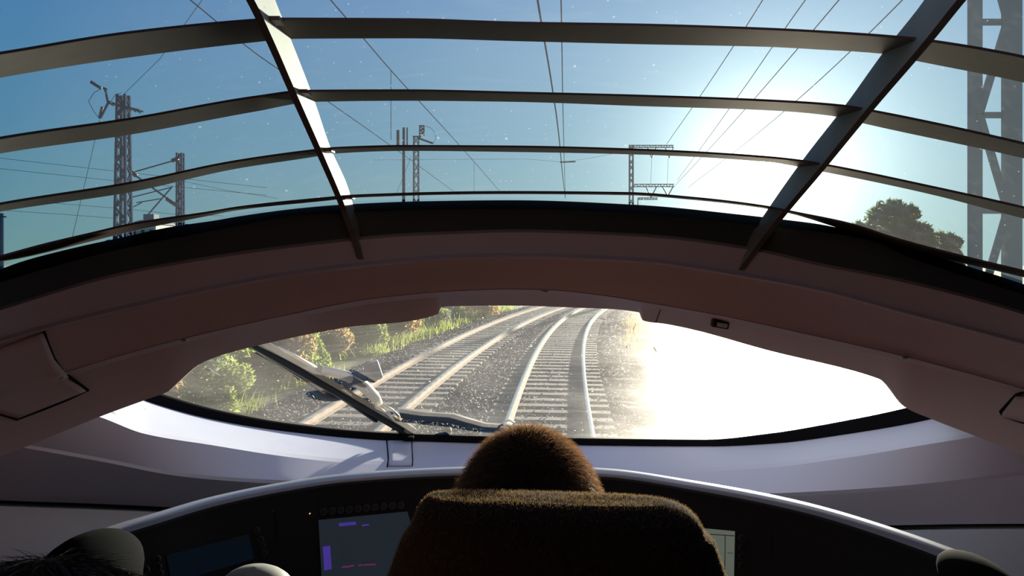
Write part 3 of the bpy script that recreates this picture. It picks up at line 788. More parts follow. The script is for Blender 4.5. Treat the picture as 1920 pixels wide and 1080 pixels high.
# ------------------------------------------------------------------ people
def chain(b, pts):
    """overlapping spheres along tapered limbs; pts = (x,y,z,r)"""
    for (p, q) in zip(pts[:-1], pts[1:]):
        p = np.array(p); q = np.array(q); n = max(2, int(np.linalg.norm(q[:3]-p[:3]) / (min(p[3], q[3])*.45)) + 1)
        for t in np.linspace(0, 1, n):
            c = p*(1-t)+q*t; b.ell(c[:3], (c[3],)*3, 12, 8)
def person(name, head, hr, z_sh, hipz, hipy, feety, label, shirt, hands, legs_to, group=None):
    hx, hy, hz = head
    root = empty(name, (hx, hipy, FLOORZ), label, 'person', group)
    b = MB()
    # head: cranium, jaw, nose, brows, ears
    b.ell((hx, hy, hz), (hr[0], hr[1], hr[2]), 28, 20)
    b.ell((hx, hy+hr[1]*.28, hz-hr[2]*.45), (hr[0]*.76, hr[1]*.66, hr[2]*.62), 20, 14)
    b.ell((hx, hy+hr[1]*.70, hz-hr[2]*.86), (hr[0]*.34, hr[1]*.22, hr[2]*.16), 12, 8)
    chain(b, [(hx, hy+hr[1]*.97, hz-.0, .008), (hx, hy+hr[1]*1.13, hz-hr[2]*.32, .013)])
    for s in (-1, 1):
        b.ell((hx+s*hr[0]*1.0, hy-.004, hz-hr[2]*.18), (.011, .019, .031), 12, 8)
        b.ell((hx+s*hr[0]*.40, hy+hr[1]*.93, hz+hr[2]*.10), (.022, .010, .008), 10, 6)
        b.ell((hx+s*.012, hy+hr[1]*.93, hz-hr[2]*.56), (.018, .010, .006), 10, 6)
        b.ell((hx+s*.010, hy+hr[1]*.93, hz-hr[2]*.66), (.016, .010, .007), 10, 6)
    chain(b, [(hx, hy-.012, hz-hr[2]*.6, .056), (hx, hy-.035, z_sh+.01, .062)])
    # torso
    ty = hy-.045
    torso = [(hx, ty, z_sh-.03, .085), (hx, ty+.0, z_sh-.16, .105), (hx, (ty+hipy)/2, (z_sh+hipz)/2, .108), (hx, hipy, hipz+.08, .115)]
    chain(b, torso)
    sh = MB(); chain(sh, [(x, y, z, r+.009) for x, y, z, r in torso])
    for s in (-1, 1):
        for bb, add in ((b, 0), (sh, .010)):
            chain(bb, [(hx, ty, z_sh-.035, .062+add), (hx+s*.155, ty, z_sh-.045, .058+add)])
            chain(bb, [(hx+s*.10, ty, z_sh-.14, .085+add), (hx+s*.09, ty, z_sh-.28, .085+add), (hx+s*.085, hipy, hipz+.07, .09+add)])
        ex, ey, ez = hx+s*.235, ty+.07, z_sh-.31
        wx, wy, wz = hands[0 if s < 0 else 1]
        arm = [(hx+s*.165, ty, z_sh-.055, .052), (ex, ey, ez, .040)]; fore = [(ex, ey, ez, .040), (wx, wy, wz, .026)]
        chain(b, arm); chain(b, fore)
        chain(sh, [(x, y, z, r+.010) for x, y, z, r in arm]); 
        f2 = [np.array(fore[0])*(1-t)+np.array(fore[1])*t for t in (0, .93)]; chain(sh, [(*p[:3], p[3]+.010) for p in f2])
        d = (Vector((wx, wy, wz)) - Vector((ex, ey, ez))).normalized(); d.z *= .2; d.normalize()
        sd = d.cross(Vector((0,0,1))).normalized(); p0 = Vector((wx, wy, wz)); pm = p0 + d*.075
        for o_ in (-.026, -.009, .009, .026): chain(b, [(*p0, .018), (*(pm + sd*o_), .0125)])
        for o_, ln in ((-.029,.058), (-.0095,.078), (.0105,.084), (.0295,.072)):
            k = 1 if s < 0 else -1
            a1 = pm + sd*(o_*k); a2 = a1 + d*ln*.5 + Vector((0,0,-.004)); a3 = a1 + d*ln*.85 + Vector((0,0,-.026))
            chain(b, [(*a1, .0098), (*a2, .0088), (*a3, .0076)])
        ts = -s; t0 = p0 + d*.022 + sd*(.022*-1*ts*-1); chain(b, [(*t0, .013), (*(t0 + d*.03 + sd*(-.026*s)), .0115), (*(t0 + d*.055 + sd*(-.030*s) + Vector((0,0,-.012))), .009)])
    tr = MB()
    for s in (-1, 1):
        kx, ky, kz = hx+s*.11, legs_to[0], legs_to[1]
        fx, fy = hx+s*.12, feety
        th = [(hx+s*.085, hipy, hipz+.01, .088), (kx, ky, kz, .056)]; ca = [(kx, ky, kz, .056), ((kx+fx)/2, (ky+fy)/2-.02, (kz+FLOORZ+.08)/2+.03, .054), (fx, fy, FLOORZ+.09, .036)]
        chain(b, th); chain(b, ca); chain(b, [(fx, fy-.02, FLOORZ+.05, .036), (fx, fy+.13, FLOORZ+.035, .030)])
        chain(tr, [(x, y, z, r+.010) for x, y, z, r in th]); chain(tr, [(x, y, z, r+.012) for x, y, z, r in ca])
        so = MB(); so.ell((fx, fy+.055, FLOORZ+.045), (.048, .135, .044), 16, 10); so.build('shoe', M['shoe_black'], root, True)
    chain(tr, [(hx-.085, hipy, hipz+.02, .10), (hx+.085, hipy, hipz+.02, .10)])
    def remesh(o, v):
        m = o.modifiers.new('remesh', 'REMESH'); m.mode = 'VOXEL'; m.voxel_size = v; m.use_smooth_shade = True
        m = o.modifiers.new('smooth', 'SMOOTH'); m.iterations = 3; m.factor = .5
    body = b.build('body', M['skin'], root, True); remesh(body, .0065)
    so = sh.build('shirt', M[shirt], root, True); remesh(so, .011)
    to = tr.build('trousers', M['trousers'], root, True); remesh(to, .012)
    cb = MB(); chain(cb, [(hx-.03, ty+.02, z_sh+.012, .03), (hx+.03, ty+.02, z_sh+.012, .03)])
    for s in (-1, 1):
        MB().ell((hx+s*hr[0]*.40, hy+hr[1]*.885, hz-.002), (.0125, .0125, .0115), 14, 10).build('eye', M['eye_white'], root, True)
    return root, body
def hair_on(head, hr, grow, n, length, width, m, parent, front, seed, comb):
    """cap and strands on the cranium: everything but the face"""
    hx, hy, hz = head
    cap = MB(); nu, nv = 48, 26
    capv = []; 
    for i in range(nv+1):
        t = math.radians(128)*i/nv
        for j in range(nu):
            a = 2*math.pi*j/nu
            x, y, z = math.sin(t)*math.cos(a), math.sin(t)*math.sin(a), math.cos(t)
            lim = 1.0
            capv.append((hx + x*(hr[0]+grow), hy + y*(hr[1]+grow)*lim, hz + z*(hr[2]+grow)))
    fs = []
    for i in range(nv):
        for j in range(nu):
            t = math.degrees(math.radians(128)*(i+.5)/nv); a = 2*math.pi*(j+.5)/nu
            if math.sin(a) > .25 and t > front: continue
            if t > 95 and math.sin(a) > -.1: continue
            fs.append((i*nu+j, (i+1)*nu+j, (i+1)*nu+(j+1)%nu, i*nu+(j+1)%nu))
    co = mesh_obj('hair', capv, fs, M['scalp'], parent, True)
    d = R.normal(0, 1, (n*3, 3)); d /= np.linalg.norm(d, axis=1)[:,None]
    t = np.degrees(np.arccos(d[:,2])); sa = d[:,1]/np.maximum(1e-6, np.hypot(d[:,0], d[:,1]))
    ok = ~((sa > .25) & (t > front)) & ~((t > 95) & (sa > -.1)) & (t < 128)
    d = d[ok][:n]
    rad = np.array(hr) + grow
    p = np.array(head) + d*rad
    nn = d/rad; nn /= np.linalg.norm(nn, axis=1)[:,None]
    dn = np.array((0., -.35, -1.)); tg = dn - nn*(nn@dn)[:,None]; tg /= np.linalg.norm(tg, axis=1)[:,None] + 1e-6
    st = strands('hair_strands', p, nn*comb[0] + tg*comb[1] + np.array((.15, 0, 0)), length, width, m, co, .25, 3, .2, None, kind='stuff')
    return co
HD = (.0205, .88, CZ - .3415); HRr = (.0915, .106, .1245)
drv, drvb = person('person', HD, HRr, CZ-.535, FLOORZ+.50, .89, 1.30, 'seated driver seen from behind with short cropped brown hair', 'shirt_dark', [(-.17,1.10,CZ-.655),(.24,1.10,CZ-.655)], (1.30, FLOORZ+.52))
comb = (.95, .6)
hair_on(HD, HRr, .003, 26000, .011, .00042, M['hair_brown'], drv, 62, 3, comb)
PH = (-.292, .41, CZ - .305); PR = (.084, .10, .118)
pas, pasb = person('person', PH, PR, CZ-.50, FLOORZ+.50, .36, .78, 'dark-haired passenger, only the crown of the head showing at the bottom edge', 'shirt_brown', [(-.38,.62,FLOORZ+.64),(-.20,.62,FLOORZ+.64)], (.78, FLOORZ+.52))
hair_on(PH, PR, .004, 14000, .022, .0005, M['hair_dark'], pas, 60, 5, (.12, 1.))
ls = empty('lounge_chair', (-.29, .36, FLOORZ), 'low lounge seat under the dark-haired passenger', 'seat')
stack('seat_cushion', [section(-.29, .42, FLOORZ+h, w, d, e=4) for h, w, d in ((.30,.21,.22),(.33,.235,.245),(.38,.24,.25),(.405,.225,.235))], M['seat_cloth'], ls)
stack('backrest', [section(-.29, .14, FLOORZ+h, w, d, e=4) for h, w, d in ((.30,.22,.04),(.5,.23,.05),(.85,.22,.045),(1.0,.19,.03))], M['seat_cloth'], ls)
bevel(MB().box((-.29,.40,FLOORZ+.15), (.34,.36,.30)).build('seat_plinth', M['seat_base'], ls), .01)

# ------------------------------------------------------------------ windscreen wiper (outside the glass)
def og(px, py, off=.05): return P(px, py, screenY(px, py) + off)
wp = empty('windscreen_wiper', og(775, 812, .05), 'long wiper with sun gloss put into its tan colours, raised diagonally across the left of the windscreen', 'wiper')
MB().bar(og(470,640,.035), og(768,812,.04), .010, .028).build('wiper_blade', M['wiper_black'], wp)
MB().bar(og(488,641,.05), og(768,804,.05), .012, .014).build('blade_carrier', M['wiper_tan'], wp)
MB().tube([og(x, y, .075) for x, y in ((494,642),(560,680),(600,706))], .009, 8).build('wiper_arm', M['wiper_pale'], wp, True)
MB().tube([og(x, y, .085) for x, y in ((520,652),(560,672),(592,690))], .006, 8).build('wiper_arm', M['wiper_pale'], wp, True)
MB().tube([og(x, y, .085) for x, y in ((602,694),(650,705),(680,722),(702,744),(712,756))], [.012,.016,.018,.017,.010], 10).build('wiper_arm', M['wiper_pale'], wp, True)
MB().tube([og(x, y, .08) for x, y in ((712,756),(735,768),(747,780),(751,793),(748,800))], .0045, 8).build('washer_hose', M['wiper_pale'], wp, True)
MB().tube([og(x, y, .08) for x, y in ((703,757),(722,775),(742,790))], .005, 8).build('washer_hose', M['wiper_tan'], wp, True)
bevel(MB().bar(og(590,694,.09), og(602,700,.09), .045, .035).build('arm_joint', M['wiper_grey'], wp), .005)
bevel(MB().bar(og(645,714,.09), og(694,700,.10), .04, .036).build('arm_bracket', M['wiper_grey'], wp), .006)
bevel(MB().bar(og(694,697,.10), og(706,692,.10), .05, .06).build('bracket_head', M['wiper_grey'], wp), .008)
MB().ell(og(700,712,.095), (.012,.012,.009), 10, 8).build('bracket_bolt', M['wiper_black'], wp, True)
b = MB(); b.ell(og(622,736,.06), (.052,.03,.026), 16, 10); b.build('spoiler', M['wiper_black'], wp, True)
MB().bar(og(640,735,.03), og(708,782,.03), .012, .035).build('spoiler', M['wiper_black'], wp)
bevel(MB().bar(og(756,800,.06), og(774,812,.05), .03, .03).build('blade_end', M['wiper_tan'], wp), .004)
MB().bar(og(478,654,.03), og(610,735,.03), .006, .010).build('blade_edge', M['wiper_tan'], wp)
# insect splats and streaks stuck on the glass
mat('splat', (.85, .82, .74), .8)
for x, y, l, a, w in ((402,697,.040,32,.006),(432,671,.012,20,.003),(468,682,.016,25,.004),(355,735,.008,10,.003),(560,640,.008,0,.003),(846,601,.03,70,.004),(838,596,.035,95,.006),(1003,625,.014,80,.005),(1020,598,.008,10,.003),(963,668,.006,0,.003),(1040,640,.006,50,.003),(1150,700,.006,20,.003),(1175,650,.010,120,.003),(1228,655,.018,60,.003),(1190,612,.02,110,.002),(1130,598,.016,10,.004),(930,720,.005,0,.003),(1075,742,.005,0,.003)):
    c = Vector(P(x, y, screenY(x, y) + .008)); q = Matrix.Rotation(math.radians(a), 3, 'Y')
    b = MB(); b.ell(c, (l/2, .0012, w/2), 10, 6, q); b.build('insect_splat', M['splat'], w1, True)
# second arm lying low along the foot of the screen
wl = empty('wiper_arm', og(830, 800, .06), 'grey flat wiper arm lying low along the windscreen foot', 'wiper arm')
A = [og(x, y, .06) for x, y in ((745,766),(800,774),(850,777),(880,786),(912,795),(945,797),(985,800))]
B_ = [og(x, y, .055) for x, y in ((752,784),(800,790),(850,795),(880,801),(912,805),(945,807),(985,808))]
o = loft('arm_plate', [A, B_, [(x, y+.02, z) for x, y, z in B_], [(x, y+.02, z) for x, y, z in A]], M['wiper_grey'], wl, 30, closed=True)
MB().tube([og(x, y, .075) for x, y in ((940,797),(946,790),(955,788),(964,792),(962,799),(950,801),(940,797))], .0035, 6).build('hose_loop', M['wiper_pale'], wl, True)
MB().tube([og(x, y, .06) for x, y in ((826,812),(835,809),(846,808))], .010, 8).build('pivot_cap', M['wiper_black'], wl, True)

# ------------------------------------------------------------------ outside: ground, ballast, tracks
gnd = MB()
gx = np.linspace(-400, 400, 60); gy = np.r_[np.linspace(-60, 60, 40), np.linspace(70, 900, 30)]
vv = [(x, y, -.42 + (.10*math.sin(x*.31)+.08*math.sin(y*.23+x*.1) if abs(x) > 9 else 0)) for y in gy for x in gx]
ff = [(j*60+i, j*60+i+1, (j+1)*60+i+1, (j+1)*60+i) for j in range(len(gy)-1) for i in range(59)]
go = mesh_obj('ground', vv, ff, M['earth'], None, True)
tag(go, 'dry grassy ground beside the railway', 'ground', kind='structure')
def track_curve(pts, far):
    """smooth cubic through the measured part, carried on with steady curvature"""
    y = np.array([p[0] for p in pts]); x = np.array([p[1] for p in pts]); co = np.polyfit(y, x, 3)
    d1, d2 = np.polyder(co), np.polyder(co, 2); a, b = 9.0, far
    def f(t):
        t = np.asarray(t, float); v = np.polyval(co, np.clip(t, a, b))
        lo_ = np.minimum(t - a, 0); hi_ = np.maximum(t - b, 0)
        return v + np.polyval(d1, a)*lo_ + np.polyval(d1, b)*hi_ + .5*min(np.polyval(d2, b), .0052)*hi_**2
    return f
main_c = track_curve([(12.3,.64),(16,.92),(20.6,1.35),(25,1.83),(30.3,2.5),(36,3.5),(42.4,4.85)], 44)
left_n = track_curve([(12,-3.05),(14.5,-2.85),(17,-2.6),(20,-2.23),(23.5,-1.8),(27.5,-1.2),(32,-.42),(38,.85),(44,2.3)], 44)
def left_c(t):
    t = np.asarray(t, float)
    return np.where(t > 44, left_n(44.) + main_c(np.maximum(t, 44.)) - main_c(44.), left_n(np.minimum(t, 44.)))
def path(c, y0, y1, step):
    ys = np.linspace(y0, y1, 4000); xs = c(ys); d = np.r_[0, np.cumsum(np.hypot(np.diff(xs), np.diff(ys)))]
    s = np.arange(0, d[-1], step); Y = np.interp(s, d, ys); X = c(Y)
    e = 1e-2; dx = (c(Y+e)-c(Y-e))/(2*e); t = np.c_[dx, np.ones_like(dx)]; t /= np.linalg.norm(t, axis=1)[:,None]
    return np.c_[X, Y], t
bed = MB()
for nm, c in (('b', main_c),):
    p, t = path(main_c, -30, 170, 2.0); p2, t2 = path(left_c, -30, 170, 2.0); n = min(len(p), len(p2))
    rows = []
    for off, z, which in ((-3.6,-.50,1),(-1.9,-.225,1),(1.85,-.215,1),(-1.8,-.215,0),(1.9,-.225,0),(3.4,-.48,0)):
        q, tt = (p2, t2) if which else (p, t)
        rows.append([(q[i,0] + tt[i,1]*off, q[i,1] - tt[i,0]*off, z) for i in range(n)])
    bo = loft('ballast_bed', rows, M['ballast'], None, 40)
tag(bo, 'grey ballast bed carrying both tracks', 'ballast', kind='structure')
rail_prof = [(-.036,0),(-.03,.004),(.03,.004),(.036,0),(.036,-.035),(.010,-.048),(.009,-.14),(.075,-.160),(.075,-.172),(-.075,-.172),(-.075,-.160),(-.009,-.14),(-.010,-.048),(-.036,-.035)]
sl_v = MB()
sl_v.box((0,0,-.10), (2.6,.28,.2), None, 0, .93)
sl_me = None
def make_track(c, name, label, y0, ystart_s, group):
    root = empty(name, (float(c(12)), 12, -.17), label, 'railway track', group)
    p, t = path(c, -15, 110, .8)
    for off in (-.7525, .7525):
        rows = []
        for a, b in rail_prof:
            rows.append([(p[i,0] + t[i,1]*(off+a), p[i,1] - t[i,0]*(off+a), b) for i in range(len(p))])
        o = loft('rail', rows, None, root, 35, closed=True, flip=True, mats=[M['rail_head'], M['rail_rust']], rowmat=[0,0,0,0,1,1,1,1,1,1,1,1,1,0])
    global sl_me
    p, t = path(c, ystart_s, 95, .62)
    for i in range(len(p)):
        if sl_me is None:
            so = sl_v.build('sleeper', M['sleeper_concrete'], root); sl_me = so.data
        else:
            so = bpy.data.objects.new('sleeper', sl_me); COL.objects.link(so); put(so, root)
        so.location = (p[i,0], p[i,1], -.168 + rnd.uniform(-.006, .004)); so.rotation_euler = (0, 0, -math.atan2(t[i,0], t[i,1]))
    return root
make_track(main_c, 'railway_track', 'railway track straight ahead of the train, curving off to the right', 0, 6.0, 'railway tracks')
make_track(left_c, 'railway_track', 'neighbouring railway track on the left, nearer the bushes', 0, 6.2, 'railway tracks')
# ballast stones
def stones(n, ymin, ymax, seed):
    rs = np.random.RandomState(seed)
    Y = ymin * (ymax/ymin) ** rs.rand(n)
    k = rs.rand(n)
    X = np.where(k < .5, left_c(Y) + rs.uniform(-2.6, 1.9, n), main_c(Y) + rs.uniform(-1.85, 3.0, n))
    for c in (left_c, main_c):
        pass
    dm = np.minimum(np.abs(X-left_c(Y)), np.abs(X-main_c(Y)))
    z = np.where(dm < 1.85, -.205, -.205 - (dm-1.85)*.15) + rs.uniform(-.02, .02, n)
    keep = ~((np.abs(dm-.7525) < .1)); X, Y, z = X[keep], Y[keep], z[keep]; n = len(X)
    base = np.array([(1,0,0),(-1,0,0),(0,1,0),(0,-1,0),(0,0,1),(0,0,-1)], float)
    F_ = np.array([(0,2,4),(2,1,4),(1,3,4),(3,0,4),(2,0,5),(1,2,5),(3,1,5),(0,3,5)])
    s = rs.uniform(.022, .048, (n,1,1)) * rs.uniform(.55, 1.3, (n,6,1))
    V = base[None]*s + rs.normal(0, .008, (n,6,3))
    a = rs.rand(n)*6.28; ca, sa = np.cos(a)[:,None], np.sin(a)[:,None]
    V = np.stack([V[...,0]*ca - V[...,1]*sa, V[...,0]*sa + V[...,1]*ca, V[...,2]*.8], -1) + np.stack([X, Y, z], -1)[:,None,:]
    Fs = (F_[None] + (np.arange(n)*6)[:,None,None]).reshape(-1, 3)
    me = bpy.data.meshes.new('ballast_stones'); V = V.reshape(-1, 3)
    me.vertices.add(len(V)); me.vertices.foreach_set('co', V.astype(np.float32).ravel())
    me.loops.add(len(Fs)*3); me.loops.foreach_set('vertex_index', Fs.astype(np.int32).ravel())
    me.polygons.add(len(Fs)); me.polygons.foreach_set('loop_start', np.arange(0, len(Fs)*3, 3, dtype=np.int32))
    me.update(); me.materials.append(M['stone_a'])
    o = bpy.data.objects.new('ballast_stones', me); COL.objects.link(o)
    return tag(o, 'loose grey ballast stones strewn between the rails', 'gravel', kind='stuff')
stones(52000, 8, 48, 4)
# rails and a cable trough lying to the right of the track
def ground_pt(px, py, z=-.15):
    Y = (CZ - z) * F / (py - HZ); return Vector(((px-960)/F*Y, Y, z))
for pts, lab, w in ((((1193,664),(1293,794),(1330,850)), 'pale spare rail lying right of the track, nearer the rails', .07),
                    (((1206,661),(1273,741),(1305,802),(1345,860)), 'pale spare rail lying right of the track, on the far side of its pair', .07),
                    (((1212,603),(1241,625),(1311,674),(1420,752)), 'thin pale cable duct farthest right of the track', .06)):
    pp = [ground_pt(*q) for q in pts]; b = MB()
    for a, c in zip(pp[:-1], pp[1:]): b.bar(a, c + (c-a).normalized()*.02, w, .05); b.bar(a + Vector((0,0,-.14)), c + Vector((0,0,-.14)), w*1.9, .03); b.bar(a + Vector((0,0,-.08)), c + Vector((0,0,-.08)), w*.3, .14)
    o = b.build('spare_rail' if 'spare' in lab else 'cable_duct', M['rail_head'] if 'spare' in lab else M['pale_concrete'])
    tag(o, lab, 'rail' if 'spare' in lab else 'cable duct', 'spare rails' if 'spare' in lab else None)

# ------------------------------------------------------------------ plants
def leaf_mesh(name, n, blobs, size, m, seed):
    rs = np.random.RandomState(seed)
    bl = np.array(blobs, float); w = (bl[:,3]*bl[:,4]*bl[:,5])**.67; w /= w.sum()
    k = rs.choice(len(bl), n, p=w)
    d = rs.normal(0, 1, (n,3)); d /= np.linalg.norm(d, axis=1)[:,None]
    rr = rs.uniform(.55, 1.05, (n,1)) ** .6
    c = bl[k,:3] + d*rr*bl[k,3:6]
    c[:,2] = np.maximum(c[:,2], .03)
    a = rs.normal(0, 1, (n,3)); a /= np.linalg.norm(a, axis=1)[:,None]
    b = np.cross(a, rs.normal(0, 1, (n,3))); b /= np.linalg.norm(b, axis=1)[:,None]
    s = size * rs.uniform(.6, 1.4, (n,1))
    V = np.stack([c - a*s, c + b*s*.42, c + a*s, c - b*s*.42], 1).reshape(-1, 3)
    Fs = np.arange(n*4).reshape(-1, 4)
    me = bpy.data.meshes.new(name); me.from_pydata(V.tolist(), [], Fs.tolist()); me.materials.append(m)
    return me
def blobs(n, r, h, seed):
    rs = np.random.RandomState(seed); out = []
    for _ in range(n):
        x, y = rs.normal(0, .45, 2)*r; z = rs.uniform(.25, .85)*h; q = rs.uniform(.28, .5)
        out.append((x, y, z, r*q, r*q, h*q*.7))
    return out
bush_me = [leaf_mesh('bush_foliage', 3600, blobs(11, .95, 1.6, 20+i), .085, M['leaf_green'] if i < 3 else M['leaf_brown'], 40+i) for i in range(5)]
grass_me = []
for i in range(3):
    rs = np.random.RandomState(90+i); v = []; f = []
    for k in range(320):
        x, y = rs.normal(0, .38, 2); h = rs.uniform(.25, .75); a = rs.rand()*6.28; dx, dy = math.cos(a)*.02, math.sin(a)*.02; lx, ly = rs.normal(0, .16, 2)
        b0 = len(v); v += [(x-dx,y-dy,0),(x+dx,y+dy,0),(x+lx*.5+dx*.6,y+ly*.5+dy*.6,h*.6),(x+lx*.5-dx*.6,y+ly*.5-dy*.6,h*.6),(x+lx,y+ly,h)]
        f += [(b0,b0+1,b0+2,b0+3),(b0+3,b0+2,b0+4)]
    me = bpy.data.meshes.new('grass_blades'); me.from_pydata(v, [], f); me.materials.append(M['leaf_brown'] if i else M['leaf_green']); grass_me.append(me)
stem_me = bpy.data.meshes.new('stem')
sb_ = MB()
for k in range(5):
    a = k*1.26; sb_.tube([(0,0,0),(math.cos(a)*.2,math.sin(a)*.2,.5),(math.cos(a)*.42,math.sin(a)*.42,.95)], [.02,.014,.006], 5)
stem_me.from_pydata(sb_.v, [], sb_.f); stem_me.materials.append(M['trunk'])
def bush(x, y, s, kind, label, group, z=-.42):
    o = empty('bush', (x, y, z), label, 'bush', group)
    f = bpy.data.objects.new('foliage', bush_me[kind]); COL.objects.link(f); f.parent = o
    g = bpy.data.objects.new('stem', stem_me); COL.objects.link(g); g.parent = o
    o.scale = (s*rnd.uniform(.9, 1.2), s*rnd.uniform(.9, 1.2), s*rnd.uniform(.8, 1.1)); o.rotation_euler = (0, 0, rnd.uniform(0, 6.28))
    return o
def bank_z(off): return float(np.interp(off, [2.4, 3.4, 5.2, 7.4, 11, 30], [-.44, -.36, .25, .95, 1.25, -.5]))  # bank added so the bush rows rise into the low sun
p, t = path(left_c, -30, 80, 2.0)
bank = loft('embankment', [[(p[i,0] - t[i,1]*o_, p[i,1] + t[i,0]*o_, bank_z(o_)) for i in range(len(p))] for o_ in (2.4, 3.4, 5.2, 7.4, 11, 30)], M['earth'], None, 60)
tag(bank, 'low overgrown earth bank added left of the tracks to lift the bushes into sun', 'embankment', kind='structure')
ORD = ['nearest', 'second', 'third', 'fourth', 'fifth', 'sixth', 'seventh', 'eighth', 'ninth', 'tenth', 'eleventh', 'farthest']
for ring, (off, n, smin, smax, y0, y1) in enumerate(((3.3, 12, .65, .9, 12, 42), (4.8, 11, .95, 1.3, 12, 46), (6.6, 10, .72, .92, 13, 50))):
    for i in range(n):
        y = y0 + (y1-y0)*((i+rnd.random()*.5)/n)**1.25; x = float(left_c(y)) - off - rnd.uniform(-.3, .9)
        kd = rnd.choice([0,1,2,0,1,3,4]); od = ORD[i] if i < n-1 else 'farthest'
        bush(x, y, rnd.uniform(smin, smax), kd, '%s %s bush of the %s row left of the tracks, %s from the train' % (('small','mid-sized','big')[ring], 'russet' if kd > 2 else 'yellow-green', ('front','second','back')[ring], od), 'bushes left of the tracks', bank_z(off + .3) - .04)
for i in range(10):
    y = 17 + 30*((i+rnd.random()*.5)/10)**1.3; x = float(main_c(y)) + 5.2 + rnd.uniform(0, 4.5)
    bush(x, y, rnd.uniform(.5, .85), rnd.choice([0,1,3,4]), 'sun-bleached bush on the verge right of the tracks, %s from the train' % (ORD[i] if i < 9 else 'farthest'), 'verge bushes right of the tracks')
gv = None
allv = []; allf = []
rs = np.random.RandomState(5)
gm = [(np.array([v.co[:] for v in me.vertices]), [tuple(p.vertices) for p in me.polygons]) for me in grass_me]
def turf(name, label, spots, m, zf=lambda x, y: -.40):
    v = []; f = []
    for (x, y, s) in spots:
        V, Fc = gm[rs.randint(3)]; b0 = len(v); sel = rs.randint(0, 60)
        v += (V[sel*5:sel*5+400]*s + np.array((x, y, zf(x, y)))).tolist(); f += [tuple(b0+i for i in q) for q in Fc[:160]]
    o = mesh_obj(name, v, f, m); return tag(o, label, 'grass', kind='stuff')
turf('grass', 'dry tufts of grass along the left edge of the ballast', [(float(left_c(y)) - rs.uniform(2.7, 8), y, rs.uniform(.5, .9)) for y in rs.uniform(11, 46, 220)], M['leaf_green'], lambda x, y: bank_z(float(left_c(y)) - x) - .02)
turf('grass', 'bleached tufts of grass on the verge to the right', [(float(main_c(y)) + rs.uniform(2.6, 9), y, rs.uniform(.4, .8)) for y in rs.uniform(12, 45, 260)], M['leaf_brown'])
for me in grass_me: bpy.data.meshes.remove(me)
# trees
def tree(px, py_top, py_mid, Y, wpx, label, seed, n=9000, size=.28):
    X = (px-960)/F*Y; H = CZ + (HZ-py_top)/F*Y; w = wpx/F*Y/2
    o = empty('tree', (X, Y, -.42), label, 'tree')
    rs = np.random.RandomState(seed); bl = []
    for _ in range(16):
        a, q = rs.rand()*6.28, rs.rand()**.5*.72; z = H*rs.uniform(.42, .9)*(1-.28*q*q)
        bl.append((math.cos(a)*q*w, math.sin(a)*q*w, z, w*rs.uniform(.2,.34), w*rs.uniform(.2,.34), H*rs.uniform(.08,.13)))
    bl.append((0, 0, H*.80, w*.4, w*.4, H*.2))
    f = bpy.data.objects.new('foliage', leaf_mesh('foliage', n, bl, size, M['leaf_tree'], seed+1)); COL.objects.link(f); f.parent = o
    b = MB(); b.tube([(0,0,0),(.1,0,H*.3),(0,.1,H*.55)], [.28,.22,.12], 8)
    for k in range(5):
        a = k*1.3; b.tube([(0,0,H*.3),(math.cos(a)*w*.35,math.sin(a)*w*.35,H*.6)], [.12,.05], 6)
    t = bpy.data.objects.new('trunk', b.build('trunk', M['trunk'], None, True).data)
    src = [x for x in bpy.data.objects if x.data == t.data and x.name != t.name]
    for x in src: bpy.data.objects.remove(x)
    t.name = 'trunk'; COL.objects.link(t); t.parent = o
    return o
tree(1668, 366, 430, 60, 205, 'round-crowned tree standing beyond the slats right of the sun', 60)
tree(1760, 425, 450, 66, 90, 'lower dark tree leaning against the round-crowned one', 63, 3500)

# ------------------------------------------------------------------ masts, gantry, wires
def lattice(b, x, y, z0, z1, w0, w1, bay, leg, brace, faces=4):
    n = max(1, int((z1-z0)/bay)); zs = np.linspace(z0, z1, n+1)
    def cor(z):
        w = w0 + (w1-w0)*(z-z0)/(z1-z0); return [(x-w/2,y-w/2,z),(x+w/2,y-w/2,z),(x+w/2,y+w/2,z),(x-w/2,y+w/2,z)]
    for i in range(4): b.bar(cor(z0)[i], cor(z1)[i], leg)
    for i in range(n):
        A, B = cor(zs[i]), cor(zs[i+1])
        for k in range(faces):
            j = (k+1) % 4
            if i % 2: b.bar(A[k], B[j], brace)
            else: b.bar(A[j], B[k], brace)
def V3(px, py, Y): return Vector(P(px, py, Y))
def ins(b, a, c, r=.07):
    a = Vector(a); c = Vector(c); n = 6
    b.tube([a.lerp(c, i/(2*n)) for i in range(2*n+1)], [r if i % 2 else r*.5 for i in range(2*n+1)], 8)
# A: tall lattice mast, left
Y = 32
m = empty('lattice_mast', V3(231, 490, Y) + Vector((0,0,-3.2)), 'tall dark lattice mast with broken cross-arm, farthest left in the upper glazing', 'mast')
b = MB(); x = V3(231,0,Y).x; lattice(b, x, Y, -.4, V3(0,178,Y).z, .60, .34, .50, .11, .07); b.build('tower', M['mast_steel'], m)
b = MB()
for dy in (-.16, .16): b.bar(V3(205,192,Y)+Vector((0,dy,0)), V3(265,208,Y)+Vector((0,dy,0)), .07)
for i in range(7):
    p0 = V3(205+i*8.5, 192+i*2.3, Y); b.bar(p0 + Vector((0,-.16,0)), p0 + Vector((.1,.16,-.12)), .045)
b.bar(V3(204,190,Y), V3(240,203,Y), .06); b.build('cross_arm', M['mast_steel'], m)
b = MB(); b.bar(V3(203,193,Y), V3(197,166,Y), .08); b.bar(V3(203,193,Y), V3(188,222,Y), .08); b.bar(V3(194,165,Y), V3(200,168,Y), .1); b.build('arm_strut', M['mast_steel'], m)
